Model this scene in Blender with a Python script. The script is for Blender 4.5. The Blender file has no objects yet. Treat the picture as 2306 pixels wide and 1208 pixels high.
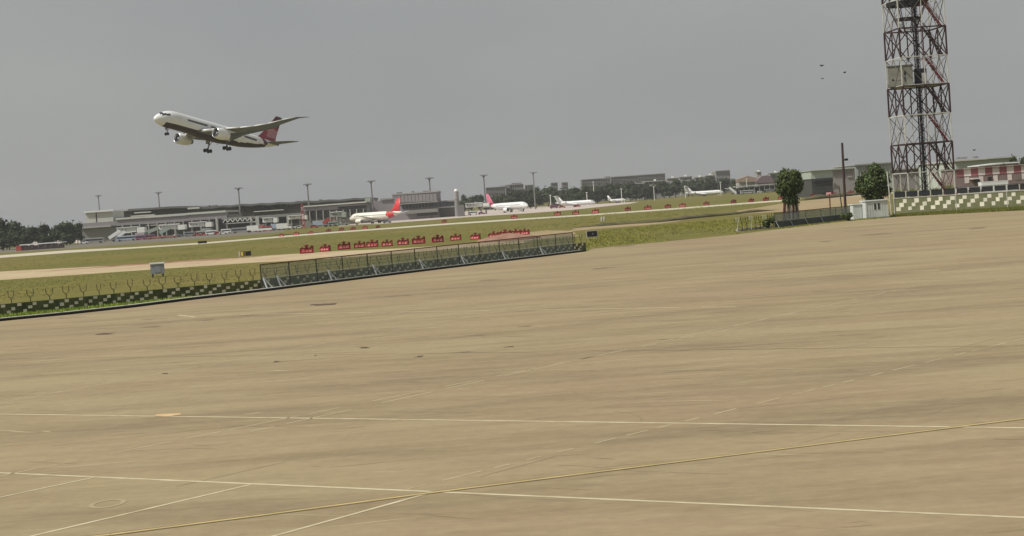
import bpy, math, random
from mathutils import Vector, Matrix
import mathutils.noise as mnoise
random.seed(7)
SC = bpy.context.scene
COL = SC.collection
PI = math.pi

# ------------------------------------------------------------------ camera, sky, sun, exposure
FPX, CX, CY, CAM_H = 3800.0, 1153.0, 604.0, 6.0
ROLL = math.atan(0.070)
PITCH = math.atan(149 * math.cos(ROLL) / FPX)
vX = Vector((1, 0, 0)); vF = Vector((0, math.cos(PITCH), -math.sin(PITCH))); vU0 = vX.cross(vF)
vR = math.cos(ROLL) * vX - math.sin(ROLL) * vU0
vU = math.sin(ROLL) * vX + math.cos(ROLL) * vU0
cam = bpy.data.cameras.new('camera'); cam.sensor_width = 36.0; cam.lens = 36.0 * FPX / 2306
cam.clip_start = 0.5; cam.clip_end = 30000
camo = bpy.data.objects.new('camera', cam); COL.objects.link(camo); SC.camera = camo
camo.matrix_world = Matrix(((vR.x, vU.x, -vF.x, 0), (vR.y, vU.y, -vF.y, 0), (vR.z, vU.z, -vF.z, CAM_H), (0, 0, 0, 1)))
SUN = Vector((-0.58, -0.26, 0.77)).normalized()
world = bpy.data.worlds.new('World'); SC.world = world; world.use_nodes = True
wn, wl = world.node_tree.nodes, world.node_tree.links
wn.clear()
sky = wn.new('ShaderNodeTexSky'); sky.sky_type = 'NISHITA'; sky.sun_disc = False
sky.sun_elevation = math.asin(SUN.z); sky.sun_rotation = math.atan2(SUN.x, SUN.y)
sky.dust_density = 6.0; sky.air_density = 1.2
hs = wn.new('ShaderNodeHueSaturation'); hs.inputs['Saturation'].default_value = 0.25
mx = wn.new('ShaderNodeMix'); mx.data_type = 'RGBA'; mx.inputs['Factor'].default_value = 0.80
stc = wn.new('ShaderNodeTexCoord'); snz = wn.new('ShaderNodeTexNoise'); snz.inputs['Scale'].default_value = 3.2; snz.inputs['Detail'].default_value = 3
smp = wn.new('ShaderNodeMapping'); smp.inputs['Scale'].default_value = (1, 1, 2.2); wl.new(stc.outputs['Generated'], smp.inputs['Vector']); wl.new(smp.outputs[0], snz.inputs['Vector'])
srp = wn.new('ShaderNodeValToRGB'); srp.color_ramp.elements[0].position = .3; srp.color_ramp.elements[1].position = .7
srp.color_ramp.elements[0].color = (2.98, 3.10, 3.17, 1); srp.color_ramp.elements[1].color = (3.68, 3.76, 3.68, 1)   # grey overcast veil over the blue
wl.new(snz.outputs['Fac'], srp.inputs['Fac']); wl.new(srp.outputs['Color'], mx.inputs['B'])
bgn = wn.new('ShaderNodeBackground'); bgn.inputs['Strength'].default_value = 0.10
wo = wn.new('ShaderNodeOutputWorld')
wl.new(sky.outputs[0], hs.inputs['Color']); wl.new(hs.outputs[0], mx.inputs['A'])
wl.new(mx.outputs['Result'], bgn.inputs['Color']); wl.new(bgn.outputs[0], wo.inputs['Surface'])
sun = bpy.data.lights.new('sun', 'SUN'); sun.energy = 3.6; sun.angle = math.radians(1.2); sun.color = (1.0, 0.965, 0.90)
suno = bpy.data.objects.new('sun', sun); COL.objects.link(suno)
suno.rotation_euler = (-SUN).to_track_quat('-Z', 'Y').to_euler(); suno.location = (0, 0, 200)
SC.view_settings.view_transform = 'Standard'; SC.view_settings.look = 'None'
SC.view_settings.exposure = 0.14; SC.view_settings.gamma = 1.0; SC.view_settings.use_curve_mapping = False

# ------------------------------------------------------------------ photo pixel -> place
def hy(x): return 455.0 - 0.07 * (x - CX)
def ray(x, y): return FPX * vF + (x - CX) * vR - (y - CY) * vU
def at(x, y, z=0.0):                      # where the ray through a photo pixel meets height z
    d = ray(x, y); t = (z - CAM_H) / d.z
    return Vector((0, 0, CAM_H)) + t * d
def P3(x, y, Y):                          # the point on that ray at world distance Y
    d = ray(x, y); return Vector((0, 0, CAM_H)) + (Y / d.y) * d
def gp(x, Y):                             # ground point at distance Y below photo column x
    p = P3(x, hy(x) + CAM_H * FPX / Y, Y); p.z = 0; return p
def zat(x, y, Y): return P3(x, y, Y).z

# ------------------------------------------------------------------ materials
MATS = {}
def mat(name, c, rough=0.7, var=0.12, scale=1.0, c2=None, bump=0.0, metal=0.0, stretch=None, spec=0.3, detail=4.0, coord='Object', objvar=0.0):
    if name in MATS: return MATS[name]
    m = bpy.data.materials.new(name); m.use_nodes = True
    n, l = m.node_tree.nodes, m.node_tree.links
    b = n['Principled BSDF']; b.inputs['Roughness'].default_value = rough; b.inputs['Metallic'].default_value = metal
    b.inputs['Specular IOR Level'].default_value = spec
    tc = n.new('ShaderNodeTexCoord'); src = tc.outputs[coord]
    if stretch:
        mp = n.new('ShaderNodeMapping'); mp.inputs['Scale'].default_value = stretch; l.new(src, mp.inputs['Vector']); src = mp.outputs[0]
    nz = n.new('ShaderNodeTexNoise'); nz.inputs['Scale'].default_value = scale; nz.inputs['Detail'].default_value = detail
    nz.inputs['Roughness'].default_value = 0.65
    l.new(src, nz.inputs['Vector'])
    rp = n.new('ShaderNodeValToRGB'); rp.color_ramp.elements[0].position = 0.3; rp.color_ramp.elements[1].position = 0.7
    a = c if c2 else tuple(min(1, v * (1 - var)) for v in c)
    d = c2 if c2 else tuple(min(1, v * (1 + var)) for v in c)
    rp.color_ramp.elements[0].color = (*a, 1); rp.color_ramp.elements[1].color = (*d, 1)
    l.new(nz.outputs['Fac'], rp.inputs['Fac'])
    out = rp.outputs['Color']
    if objvar:
        oi = n.new('ShaderNodeObjectInfo'); mr = n.new('ShaderNodeMapRange')
        mr.inputs['To Min'].default_value = 1 - objvar; mr.inputs['To Max'].default_value = 1 + objvar
        l.new(oi.outputs['Random'], mr.inputs['Value'])
        vm = n.new('ShaderNodeVectorMath'); vm.operation = 'SCALE'
        l.new(out, vm.inputs[0]); l.new(mr.outputs[0], vm.inputs['Scale']); out = vm.outputs[0]
    l.new(out, b.inputs['Base Color'])
    if bump:
        bp = n.new('ShaderNodeBump'); bp.inputs['Strength'].default_value = bump; bp.inputs['Distance'].default_value = 0.05
        l.new(nz.outputs['Fac'], bp.inputs['Height']); l.new(bp.outputs[0], b.inputs['Normal'])
    MATS[name] = m; return m

def ground_mat(name, cols, scales, stretch=(1, 1, 1), rotz=0.0, rough=0.95, bump=0.15, fine=0.12, fscale=3.0):
    """three-scale blend for a stretch of ground: large patches, streaks, fine grain"""
    m = bpy.data.materials.new(name); m.use_nodes = True
    n, l = m.node_tree.nodes, m.node_tree.links
    b = n['Principled BSDF']; b.inputs['Roughness'].default_value = rough; b.inputs['Specular IOR Level'].default_value = 0.12
    tc = n.new('ShaderNodeTexCoord'); mp = n.new('ShaderNodeMapping')
    mp.inputs['Rotation'].default_value = (0, 0, rotz); mp.inputs['Scale'].default_value = stretch
    l.new(tc.outputs['Object'], mp.inputs['Vector'])
    def noise(vec, s, det=5.0, ro=0.6):
        q = n.new('ShaderNodeTexNoise'); q.inputs['Scale'].default_value = s; q.inputs['Detail'].default_value = det
        q.inputs['Roughness'].default_value = ro; l.new(vec, q.inputs['Vector']); return q.outputs['Fac']
    def ramp(f, lo, hi):
        q = n.new('ShaderNodeMapRange'); q.inputs['From Min'].default_value = lo; q.inputs['From Max'].default_value = hi
        l.new(f, q.inputs['Value']); return q.outputs[0]
    def mix(f, A, B, mode='MIX'):
        q = n.new('ShaderNodeMix'); q.data_type = 'RGBA'; q.blend_type = mode
        for s, v in (('Factor', f), ('A', A), ('B', B)):
            if isinstance(v, (tuple, float)): q.inputs[s].default_value = (*v, 1) if isinstance(v, tuple) else v
            else: l.new(v, q.inputs[s])
        return q.outputs['Result']
    big = ramp(noise(tc.outputs['Object'], scales[0], 3), .38, .62)
    mid = ramp(noise(mp.outputs[0], scales[1], 6, .62), .42, .66)
    sm = ramp(noise(mp.outputs[0], scales[2], 6, .7), .45, .72)
    c = mix(big, cols[0], cols[1]); 
    g1 = n.new('ShaderNodeMath'); g1.operation = 'MULTIPLY'; g1.inputs[1].default_value = .75; l.new(mid, g1.inputs[0])
    c = mix(g1.outputs[0], c, cols[2])
    g2 = n.new('ShaderNodeMath'); g2.operation = 'MULTIPLY'; g2.inputs[1].default_value = .6; l.new(sm, g2.inputs[0])
    c = mix(g2.outputs[0], c, cols[3])
    fn = noise(tc.outputs['Object'], fscale, 8, .75)
    mr = n.new('ShaderNodeMapRange'); mr.inputs['From Min'].default_value = .3; mr.inputs['From Max'].default_value = .7
    mr.inputs['To Min'].default_value = 1 - fine; mr.inputs['To Max'].default_value = 1 + fine; l.new(fn, mr.inputs['Value'])
    vm = n.new('ShaderNodeVectorMath'); vm.operation = 'SCALE'; l.new(c, vm.inputs[0]); l.new(mr.outputs[0], vm.inputs['Scale'])
    l.new(vm.outputs[0], b.inputs['Base Color'])
    bp = n.new('ShaderNodeBump'); bp.inputs['Strength'].default_value = bump; bp.inputs['Distance'].default_value = .04
    l.new(fn, bp.inputs['Height']); l.new(bp.outputs[0], b.inputs['Normal'])
    MATS[name] = m; return m

M = lambda k: MATS[k]
mat('white_paint', (.72, .725, .71), .35, .04, .6, spec=.5)
mat('warm_white_paint', (.74, .71, .62), .4, .05, .5, spec=.5)
mat('wing_grey', (.105, .118, .140), .45, .05, .4, spec=.5)
mat('plane_grey', (.50, .51, .51), .4, .05, .4, spec=.5)
mat('shaded_belly_red', (.022, .006, .008), .45, .15, .4, spec=.5)  # red belly paint, with the shade of the underside mixed into the colour
mat('fin_red', (.27, .014, .032), .4, .12, .8, spec=.5)
mat('fin_maroon', (.075, .012, .018), .4, .15, .8, spec=.5)
mat('fin_ray', (.70, .46, .48), .45, .05, 1)
mat('bright_red', (.55, .025, .03), .45, .12, .8, spec=.5)
mat('pink_paint', (.50, .13, .20), .5, .1, .6)
mat('barrier_red', (.58, .030, .060), .55, .18, 3, objvar=.25)
mat('barrier_dark_red', (.17, .008, .02), .6, .2, 3, objvar=.2)
mat('barrier_pink', (.72, .36, .34), .6, .12, 3, objvar=.2)
mat('window_dark', (.02, .022, .026), .15, .1, 1, spec=.6)
mat('tyre_rubber', (.018, .018, .018), .85, .2, 2)
mat('gear_metal', (.16, .16, .17), .45, .15, 2, metal=.6)
mat('fan_dark', (.03, .03, .034), .5, .2, 2)
mat('lip_metal', (.55, .55, .56), .25, .05, 1, metal=.9)
mat('wall_green_moss', (.045, .062, .022), .95, .1, 1.0, c2=(.15, .16, .07), bump=.3)
mat('wall_right_moss', (.13, .15, .065), .95, .1, .8, c2=(.21, .20, .115), bump=.3)
mat('white_block', (.60, .58, .45), .85, .1, 4, c2=(.78, .75, .60), objvar=.15)
mat('post_dark', (.040, .042, .036), .8, .3, 2)
mat('wire_dark', (.08, .085, .08), .6, .2, 2)
mat('rail_brown', (.10, .045, .035), .7, .25, 1.5)
mat('mesh_green', (.11, .13, .12), .7, .25, .5)
mat('brace_grey', (.46, .49, .48), .55, .1, 2)
mat('mesh_blue', (.075, .090, .098), .75, .1, .45, c2=(.16, .175, .18))
mat('kerb_pale', (.42, .40, .33), .9, .15, .8)
mat('kerb_dark', (.016, .016, .014), .95, .2, 1)
mat('cabin_white', (.47, .50, .48), .55, .1, .5, c2=(.60, .62, .58))
mat('cabin_roof', (.60, .63, .62), .5, .08, .8)
mat('box_grey', (.24, .26, .29), .6, .1, 1.5)
mat('steel_white', (.52, .51, .46), .55, .15, .8)
mat('steel_dark', (.045, .022, .022), .55, .3, .8)
mat('steel_drab', (.13, .115, .10), .6, .3, .8)
mat('steel_red', (.20, .025, .035), .55, .25, .8)
mat('steel_black', (.016, .015, .018), .7, .3, 1)
mat('shelter_grey', (.14, .145, .115), .7, .12, .6, c2=(.20, .20, .16))
mat('pole_brown', (.055, .032, .030), .8, .2, 1)
mat('bark', (.10, .075, .055), .95, .3, 3)
mat('bark_white', (.50, .47, .42), .9, .15, 2)
mat('bark_red', (.13, .035, .030), .9, .2, 2)
mat('leaf_near', (.018, .034, .008), .6, .1, 1.3, c2=(.090, .125, .025), spec=.3)
mat('leaf_far', (.030, .040, .020), .9, .1, .12, c2=(.070, .082, .042), spec=.05, objvar=.25)
mat('leaf_lime', (.13, .17, .03), .85, .1, 1.5, c2=(.22, .24, .06), spec=.1)
mat('grass_blade', (.20, .22, .045), .9, .1, .25, c2=(.30, .27, .075), spec=.05)
mat('grass_verge', (.10, .115, .025), .9, .1, .25, c2=(.19, .19, .05), spec=.05)
mat('grass_fresh', (.14, .25, .025), .9, .1, .3, c2=(.30, .36, .07), spec=.05)
mat('soil_mound', (.22, .105, .075), .95, .1, .5, c2=(.33, .20, .14), bump=.4)
mat('bank_dark', (.050, .050, .022), .95, .1, .4, c2=(.13, .11, .05), bump=.4)
mat('concrete_grey', (.24, .235, .215), .85, .1, .05)
mat('concrete_light', (.42, .42, .37), .8, .08, .08)
mat('terminal_roof', (.13, .13, .12), .7, .12, .03)
mat('terminal_pale', (.52, .52, .46), .75, .07, .06)
mat('terminal_mauve', (.27, .25, .255), .8, .08, .05)
mat('terminal_dark', (.050, .052, .048), .5, .2, .1)
mat('terminal_glass', (.035, .042, .048), .2, .15, .1, spec=.6)
mat('bridge_white', (.76, .76, .71), .6, .08, .3)
mat('bridge_green', (.30, .34, .29), .65, .1, .3)
mat('flat_grey', (.20, .195, .19), .85, .1, .02, objvar=.15)
mat('flat_pale', (.33, .325, .31), .85, .1, .03, objvar=.12)
mat('hangar_green', (.36, .40, .345), .75, .06, .03)
mat('hangar_wall', (.27, .25, .24), .8, .08, .04)
mat('panel_red', (.30, .11, .12), .85, .12, .4, objvar=.15)
mat('panel_pale', (.66, .58, .56), .85, .08, .4, objvar=.1)
mat('panel_brown', (.23, .175, .165), .85, .12, .4)
mat('sign_black', (.012, .012, .014), .5, .2, 1)
mat('sign_yellow', (.55, .45, .08), .55, .1, 1)
mat('sign_pale', (.50, .48, .43), .6, .1, 1)
mat('line_paint', (.40, .33, .20), .9, .18, 1.6, c2=(.60, .53, .36))
mat('line_yellow', (.46, .36, .15), .9, .18, 1.2)
mat('orange_paint', (.56, .38, .19), .9, .15, 1.5)
mat('joint_dark', (.17, .125, .075), .95, .3, .7)
mat('joint_pale', (.36, .29, .17), .95, .15, .7, c2=(.50, .42, .27))
mat('tar', (.19, .145, .085), .95, .2, 1.0)
mat('tar_dark', (.085, .060, .038), .95, .3, 2.0)
mat('vehicle_blue', (.30, .36, .44), .4, .1, .5, spec=.5)
mat('vehicle_purple', (.25, .10, .17), .45, .1, .5, spec=.5)
mat('vehicle_red', (.38, .06, .05), .45, .1, .5, spec=.5)
mat('vehicle_orange', (.40, .15, .11), .45, .1, .5, spec=.5)
mat('vehicle_grey', (.22, .23, .24), .45, .1, .5, spec=.5)
mat('bird_dark', (.02, .02, .02), .8, .2, 5)
mat('lattice_red', (.36, .07, .07), .6, .15, .5)
mat('roof_tan', (.30, .22, .16), .85, .1, .1)
mat('roof_mauve', (.17, .12, .13), .85, .1, .1)

# ------------------------------------------------------------------ mesh helpers
class MB:
    def __init__(s): s.v = []; s.f = []; s.mi = []; s.k = 0
    def add(s, verts, faces):
        o = len(s.v); s.v += [tuple(p) for p in verts]
        for f in faces: s.f.append(tuple(i + o for i in f)); s.mi.append(s.k)
    def box(s, c, sz, rz=0.0, taper=1.0):
        hx, hyy, hz = sz[0] / 2, sz[1] / 2, sz[2] / 2; ca, sa = math.cos(rz), math.sin(rz); vs = []
        for z, t in ((-hz, 1.0), (hz, taper)):
            for x, y in ((-hx, -hyy), (hx, -hyy), (hx, hyy), (-hx, hyy)):
                x, y = x * t, y * t
                vs.append((c[0] + ca * x - sa * y, c[1] + sa * x + ca * y, c[2] + z))
        s.add(vs, [(3, 2, 1, 0), (4, 5, 6, 7), (0, 1, 5, 4), (1, 2, 6, 5), (2, 3, 7, 6), (3, 0, 4, 7)])
    def ext(s, p, q, w0, w1, z0, z1, zq0=None, zq1=None):
        """a wall-like block from p to q, spanning w0..w1 to the left of p->q, z0..z1"""
        p = Vector((p[0], p[1], 0)); q = Vector((q[0], q[1], 0)); d = (q - p).normalized(); nn = Vector((-d.y, d.x, 0))
        zq0 = z0 if zq0 is None else zq0; zq1 = z1 if zq1 is None else zq1
        a = [p + nn * w0, q + nn * w0, q + nn * w1, p + nn * w1]; zl = (z0, zq0, zq0, z0); zh = (z1, zq1, zq1, z1)
        vs = [(v.x, v.y, z) for v, z in zip(a, zl)] + [(v.x, v.y, z) for v, z in zip(a, zh)]
        s.add(vs, [(3, 2, 1, 0), (4, 5, 6, 7), (0, 1, 5, 4), (1, 2, 6, 5), (2, 3, 7, 6), (3, 0, 4, 7)])
    def bar(s, p, q, w, h=None):
        p, q = Vector(p), Vector(q); d = q - p
        if d.length < 1e-6: return
        d.normalize(); up = Vector((0, 0, 1)) if abs(d.z) < .95 else Vector((1, 0, 0))
        a = d.cross(up).normalized() * (w / 2); b = a.cross(d).normalized() * ((h or w) / 2)
        vs = [p - a - b, p + a - b, p + a + b, p - a + b, q - a - b, q + a - b, q + a + b, q - a + b]
        s.add(vs, [(0, 1, 2, 3), (7, 6, 5, 4), (0, 4, 5, 1), (1, 5, 6, 2), (2, 6, 7, 3), (3, 7, 4, 0)])
    def tube(s, pts, rs, n=8, cap=True):
        pts = [Vector(p) for p in pts]
        if not isinstance(rs, (list, tuple)): rs = [rs] * len(pts)
        rings = []
        for i, p in enumerate(pts):
            d = (pts[min(i + 1, len(pts) - 1)] - pts[max(i - 1, 0)]).normalized()
            up = Vector((0, 0, 1)) if abs(d.z) < .9 else Vector((1, 0, 0))
            a = d.cross(up).normalized(); b = a.cross(d)
            rings.append([p + rs[i] * (math.cos(2 * PI * k / n) * a + math.sin(2 * PI * k / n) * b) for k in range(n)])
        s.loft(rings, cap)
    def loft(s, rings, cap=True, mfun=None):
        n = len(rings[0]); o = len(s.v)
        for r in rings: s.v += [tuple(p) for p in r]
        for i in range(len(rings) - 1):
            for k in range(n):
                f = (o + i * n + k, o + i * n + (k + 1) % n, o + (i + 1) * n + (k + 1) % n, o + (i + 1) * n + k)
                s.f.append(f)
                if mfun:
                    c = sum((Vector(s.v[j]) for j in f), Vector()) / 4; s.mi.append(mfun(c))
                else: s.mi.append(s.k)
        if cap:
            s.f.append(tuple(o + k for k in reversed(range(n)))); s.mi.append(mfun(Vector(rings[0][0])) if mfun else s.k)
            s.f.append(tuple(o + (len(rings) - 1) * n + k for k in range(n))); s.mi.append(mfun(Vector(rings[-1][0])) if mfun else s.k)
    def prism(s, poly, y0, y1):                      # polygon in x-z, extruded along y
        n = len(poly); vs = [(x, y0, z) for x, z in poly] + [(x, y1, z) for x, z in poly]
        s.add(vs, [tuple(range(n)), tuple(range(2 * n - 1, n - 1, -1))] + [(i, i + n, (i + 1) % n + n, (i + 1) % n) for i in range(n)])
    def mesh(s, name, mats, smooth=False):
        me = bpy.data.meshes.new(name); me.from_pydata(s.v, [], s.f)
        for m in (mats if isinstance(mats, (list, tuple)) else [mats]): me.materials.append(M(m) if isinstance(m, str) else m)
        if any(s.mi): me.polygons.foreach_set('material_index', s.mi)
        if smooth: me.polygons.foreach_set('use_smooth', [True] * len(s.f))
        me.update(); return me
    def build(s, name, mats, parent=None, smooth=False, kind=None, label=None, loc=None):
        return link(name, s.mesh(name, mats, smooth), parent, loc, kind=kind, label=label)

def link(name, me, parent=None, loc=None, rz=0, scale=None, kind=None, label=None):
    o = bpy.data.objects.new(name, me); COL.objects.link(o)
    if parent is not None: o.parent = parent
    if loc is not None: o.location = loc
    o.rotation_euler = (0, 0, rz)
    if scale is not None: o.scale = scale
    if kind: o['kind'] = kind
    if label: o['label'] = label
    return o
def tag(o, label, cat, group=None):
    o['label'] = label; o['category'] = cat
    if group: o['group'] = group
    return o
def thing(name, label, cat, loc=(0, 0, 0), rz=0, group=None):
    o = bpy.data.objects.new(name, None); COL.objects.link(o); o.location = loc; o.rotation_euler = (0, 0, rz); o.empty_display_size = .3
    return tag(o, label, cat, group)
def copy_tree(o, parent=None):
    c = o.copy(); COL.objects.link(c)
    if parent is not None: c.parent = parent
    for ch in list(o.children): copy_tree(ch, c)
    return c
def structure(o): o['kind'] = 'structure'; return o
ORD = ['first', 'second', 'third', 'fourth', 'fifth', 'sixth', 'seventh', 'eighth', 'ninth', 'tenth', 'eleventh', 'twelfth', 'thirteenth',
       'fourteenth', 'fifteenth', 'sixteenth', 'seventeenth', 'eighteenth', 'nineteenth', 'twentieth']

# ------------------------------------------------------------------ ground
GRASS = ground_mat('grass_ground', [(.158, .138, .034), (.120, .122, .028), (.180, .142, .046), (.094, .086, .022)],
                   (.012, .05, .22), stretch=(1, .35, 1), fine=.22, fscale=1.1)
APRON = ground_mat('apron_concrete', [(.308, .250, .144), (.284, .212, .132), (.196, .150, .092), (.355, .290, .175)],
                   (.030, .13, .6), stretch=(.4, 1.7, 1), rotz=math.radians(30), fine=.10, fscale=2.2, bump=.12)
TRACK = ground_mat('sand_track', [(.44, .36, .22), (.42, .32, .20), (.36, .25, .155), (.50, .42, .27)], (.03, .12, .5), stretch=(1, .4, 1), fine=.15, fscale=.8)
SOIL = ground_mat('bare_soil', [(.33, .245, .145), (.30, .23, .125), (.24, .20, .095), (.38, .29, .19)], (.03, .12, .5), stretch=(1, .35, 1), fine=.18, fscale=.8)
RUNWAY = ground_mat('runway_concrete', [(.50, .46, .35), (.46, .42, .32), (.42, .37, .28), (.54, .50, .40)], (.008, .03, .1), stretch=(.4, 1, 1), fine=.12, fscale=.3)
ASPHALT = ground_mat('taxiway_asphalt', [(.165, .150, .115), (.150, .140, .108), (.125, .115, .09), (.19, .17, .13)], (.008, .03, .1), stretch=(.4, 1, 1), fine=.12, fscale=.3)
FARCON = ground_mat('ramp_concrete', [(.46, .40, .35), (.47, .40, .35), (.40, .34, .30), (.52, .45, .40)], (.01, .03, .1), stretch=(.4, 1, 1), fine=.12, fscale=.3)

def sheet(name, pts, z, m, jit=0.0, step=None, parent=None, kind='structure', label=None):
    """a flat sheet of ground; edges broken into steps and roughened by jit metres"""
    out = []
    n = len(pts)
    for i in range(n):
        a, b = Vector((pts[i][0], pts[i][1], 0)), Vector((pts[(i + 1) % n][0], pts[(i + 1) % n][1], 0))
        k = max(1, int((b - a).length / step)) if step else 1
        for j in range(k):
            p = a.lerp(b, j / k)
            if jit: p = p + Vector((mnoise.noise(p * .31) * jit, mnoise.noise(p * .23 + Vector((9, 3, 0))) * jit + mnoise.noise(p * 1.3) * jit * .4, 0))
            out.append((p.x, p.y, z))
    mb = MB(); mb.add(out, [tuple(range(len(out)))])
    o = mb.build(name, m, parent, kind=kind if parent is None else None, label=label)
    me = o.data
    if me.polygons[0].normal.z < 0: me.flip_normals()
    return o
def px(*pts): return [at(*p) for p in pts]

g = MB(); g.add([(-2600, -400, 0), (2600, -400, 0), (2600, 4200, 0), (-2600, 4200, 0)], [(0, 1, 2, 3)])
structure(g.build('ground', GRASS))
kerb_px = [(0, 725), (150, 710.5), (300, 694), (440, 676), (600, 657), (900, 619), (1320, 567.5)]
KL = [at(*p) for p in kerb_px]
d0 = (KL[1] - KL[0]).normalized()
KL = [KL[0] - d0 * 60] + KL
apr_edge = KL + px((1335, 561), (1480, 547), (1660, 529), (1745, 518), (1915, 498), (2010, 490), (2160, 482), (2306, 475)) + [Vector((150, 205, 0)), Vector((200, 150, 0)), Vector((200, -60, 0)), Vector((-130, -60, 0))]
apron = sheet('apron', apr_edge, .030, APRON, jit=.12, step=None)
# ---- far sheets, each a few mm above the one below
sheet('track', px((-160, 644), (0, 631), (350, 607), (590, 591), (760, 582), (960, 566), (1180, 547), (1190, 540), (900, 560), (760, 566), (590, 577), (350, 594), (0, 612), (-160, 622)), .004, TRACK, jit=1.2, step=4)
sheet('soil_patch', px((1150, 546), (1300, 533), (1290, 520), (1230, 519), (1140, 530), (1080, 541)), .008, SOIL, jit=1.5, step=4)
sheet('bare_track', px((1285, 514), (1480, 499), (1610, 484), (1690, 471), (1770, 457), (1900, 443), (2000, 438), (2000, 474), (1900, 470), (1740, 478), (1620, 485), (1480, 505), (1300, 520)), .004, SOIL, jit=2.0, step=5)
RWL = [(-120, 589), (0, 579.5), (153, 568), (300, 558.5), (447, 549), (620, 534.6), (760, 523), (879, 514.4), (1020, 504), (1157, 495), (1341, 483.5), (1504, 471.8), (1726, 454.8), (1877, 444.2), (2306, 413)]
sheet('runway', px(*[(x, y + 1.7) for x, y in RWL], *[(x, y - 1.5 - (2.5 if x < 160 else 0)) for x, y in reversed(RWL)]), .006, RUNWAY)
sheet('taxiway', px((-120, 580), (0, 570.5), (150, 561), (420, 541), (640, 523), (640, 515), (420, 531), (150, 552), (0, 561), (-120, 569)), .006, ASPHALT, jit=2, step=20)
RAMP = sheet('ramp', px((-100, 562), (190, 547), (420, 529), (640, 513), (860, 504.5), (1060, 489), (1200, 480), (1290, 473), (1420, 459), (1440, 455), (1200, 467), (900, 486), (500, 513), (190, 531), (-100, 551)), .010, FARCON)

# ---- apron details: joints, lines, patches (parts of the apron)
def strip(name, pts, w, z, m, parent=apron, gaps=None):
    mb = MB()
    for a, b in zip(pts[:-1], pts[1:]):
        d = b - a; d.z = 0; L = d.length; d.normalize(); nn = Vector((-d.y, d.x, 0)) * (w / 2)
        segs = [(0, 1)]
        if gaps:
            rr = random.Random(int(L * 100)); segs = []; t = 0
            while t < 1:
                e = min(1, t + rr.uniform(gaps[0], gaps[1]) / L); segs.append((t, e)); t = e + rr.uniform(gaps[2], gaps[3]) / L
        for s0, s1 in segs:
            k = max(1, int((s1 - s0) * L / 2.5)); prev = None
            for j in range(k + 1):
                p = a + d * L * (s0 + (s1 - s0) * j / k)
                ww = 1 + .22 * mnoise.noise(p * .9); cur = (p + nn * ww, p - nn * ww)
                if prev: mb.add([(v.x, v.y, z) for v in (prev[0], prev[1], cur[1], cur[0])], [(0, 1, 2, 3)])
                prev = cur
    o = mb.build(name, m, parent); 
    return o
dA = (at(1223, 952) - at(0, 935)).normalized(); dB = (at(565, 1095) - at(120, 1200)).normalized()
def long(p, q, a, b): d = (q - p).normalized(); return [p - d * a, q + d * b]
zp = .034
strip('painted_line', long(at(0, 935), at(1223, 952), 40, 60), .13, zp, 'line_paint')
strip('painted_line', long(at(0, 1068), at(1223, 1122), 40, 50), .13, zp, 'line_paint')
strip('painted_line', long(at(120, 1200), at(565, 1095), 8, 0), .11, zp + .002, 'line_paint')
strip('painted_line', long(at(-30, 1130), at(215, 1078), 6, 0), .09, zp + .002, 'line_paint')
strip('painted_line', long(at(630, 1208), at(975, 1112), 6, 0), .11, zp + .002, 'line_paint')
L5 = [at(60, 1228), at(250, 1208), at(600, 1163), at(960, 1115), at(1223, 1082)]
L5.append(L5[-1] + (L5[-1] - L5[-2]).normalized() * 45)
strip('taxi_line', L5, .26, zp + .003, 'joint_dark'); strip('taxi_line', L5, .12, zp + .005, 'line_yellow')
strip('slab_joint', long(at(0, 1075), at(570, 960), 6, 30), .08, zp, 'joint_pale', gaps=(.8, 3.5, .3, 1.5))
strip('slab_joint', long(at(170, 878), at(415, 833), 8, 30), .085, zp, 'joint_pale', gaps=(2, 8, .3, 2))
strip('slab_joint', long(at(950, 890), at(1223, 830), 8, 40), .085, zp, 'joint_pale', gaps=(1, 4, .4, 1.5))
strip('slab_joint', long(at(1060, 1070), at(1223, 1030), 2, 40), .07, zp, 'joint_pale', gaps=(.5, 1.5, .3, 1))
strip('slab_joint', long(at(350, 920), at(600, 900), 0, 2), .06, zp, 'joint_pale', gaps=(.8, 2, .4, 1.2))
strip('slab_joint', long(at(600, 803), at(1223, 795), 20, 60), .045, zp, 'joint_dark', gaps=(5, 12, .2, .5))
strip('painted_line', long(at(400, 712), at(850, 705), 0, 25), .16, zp, 'line_paint', gaps=(5, 14, .5, 3))
strip('painted_line', long(at(145, 915), at(190, 910), 0, 0), .09, zp, 'line_paint')
strip('painted_line', long(at(402, 711), at(440, 716), 0, 0), .22, zp + .002, 'line_paint')
strip('slab_joint', long(at(600, 838), at(1100, 836), 10, 40), .07, zp, 'joint_pale', gaps=(2, 7, 1, 5))
strip('slab_joint', long(at(100, 760), at(700, 752), 20, 60), .06, zp, 'joint_pale', gaps=(2, 7, 2, 8))
ob = at(378, 938)
mb = MB(); mb.add([(p.x, p.y, zp + .006) for p in px((347, 940), (354, 936), (406, 934), (409, 936.5), (375, 941.5))], [(0, 1, 2, 3, 4)])
o = mb.build('orange_mark', 'orange_paint', apron)
if o.data.polygons[0].normal.z < 0: o.data.flip_normals()
oc = at(242, 1138); mb = MB(); n_ = 26
vs = []
for k in range(n_):
    a = 2 * PI * k / n_
    for r_ in (.50, .36): vs.append((oc.x + r_ * .80 * math.cos(a), oc.y + r_ * 1.1 * math.sin(a), zp + .002))
mb.add(vs, [(2 * k, 2 * ((k + 1) % n_), 2 * ((k + 1) % n_) + 1, 2 * k + 1) for k in range(n_)]); mat('ring_faint', (.34, .275, .165), .95, .1, 2)
o = mb.build('painted_ring', 'ring_faint', apron)
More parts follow.
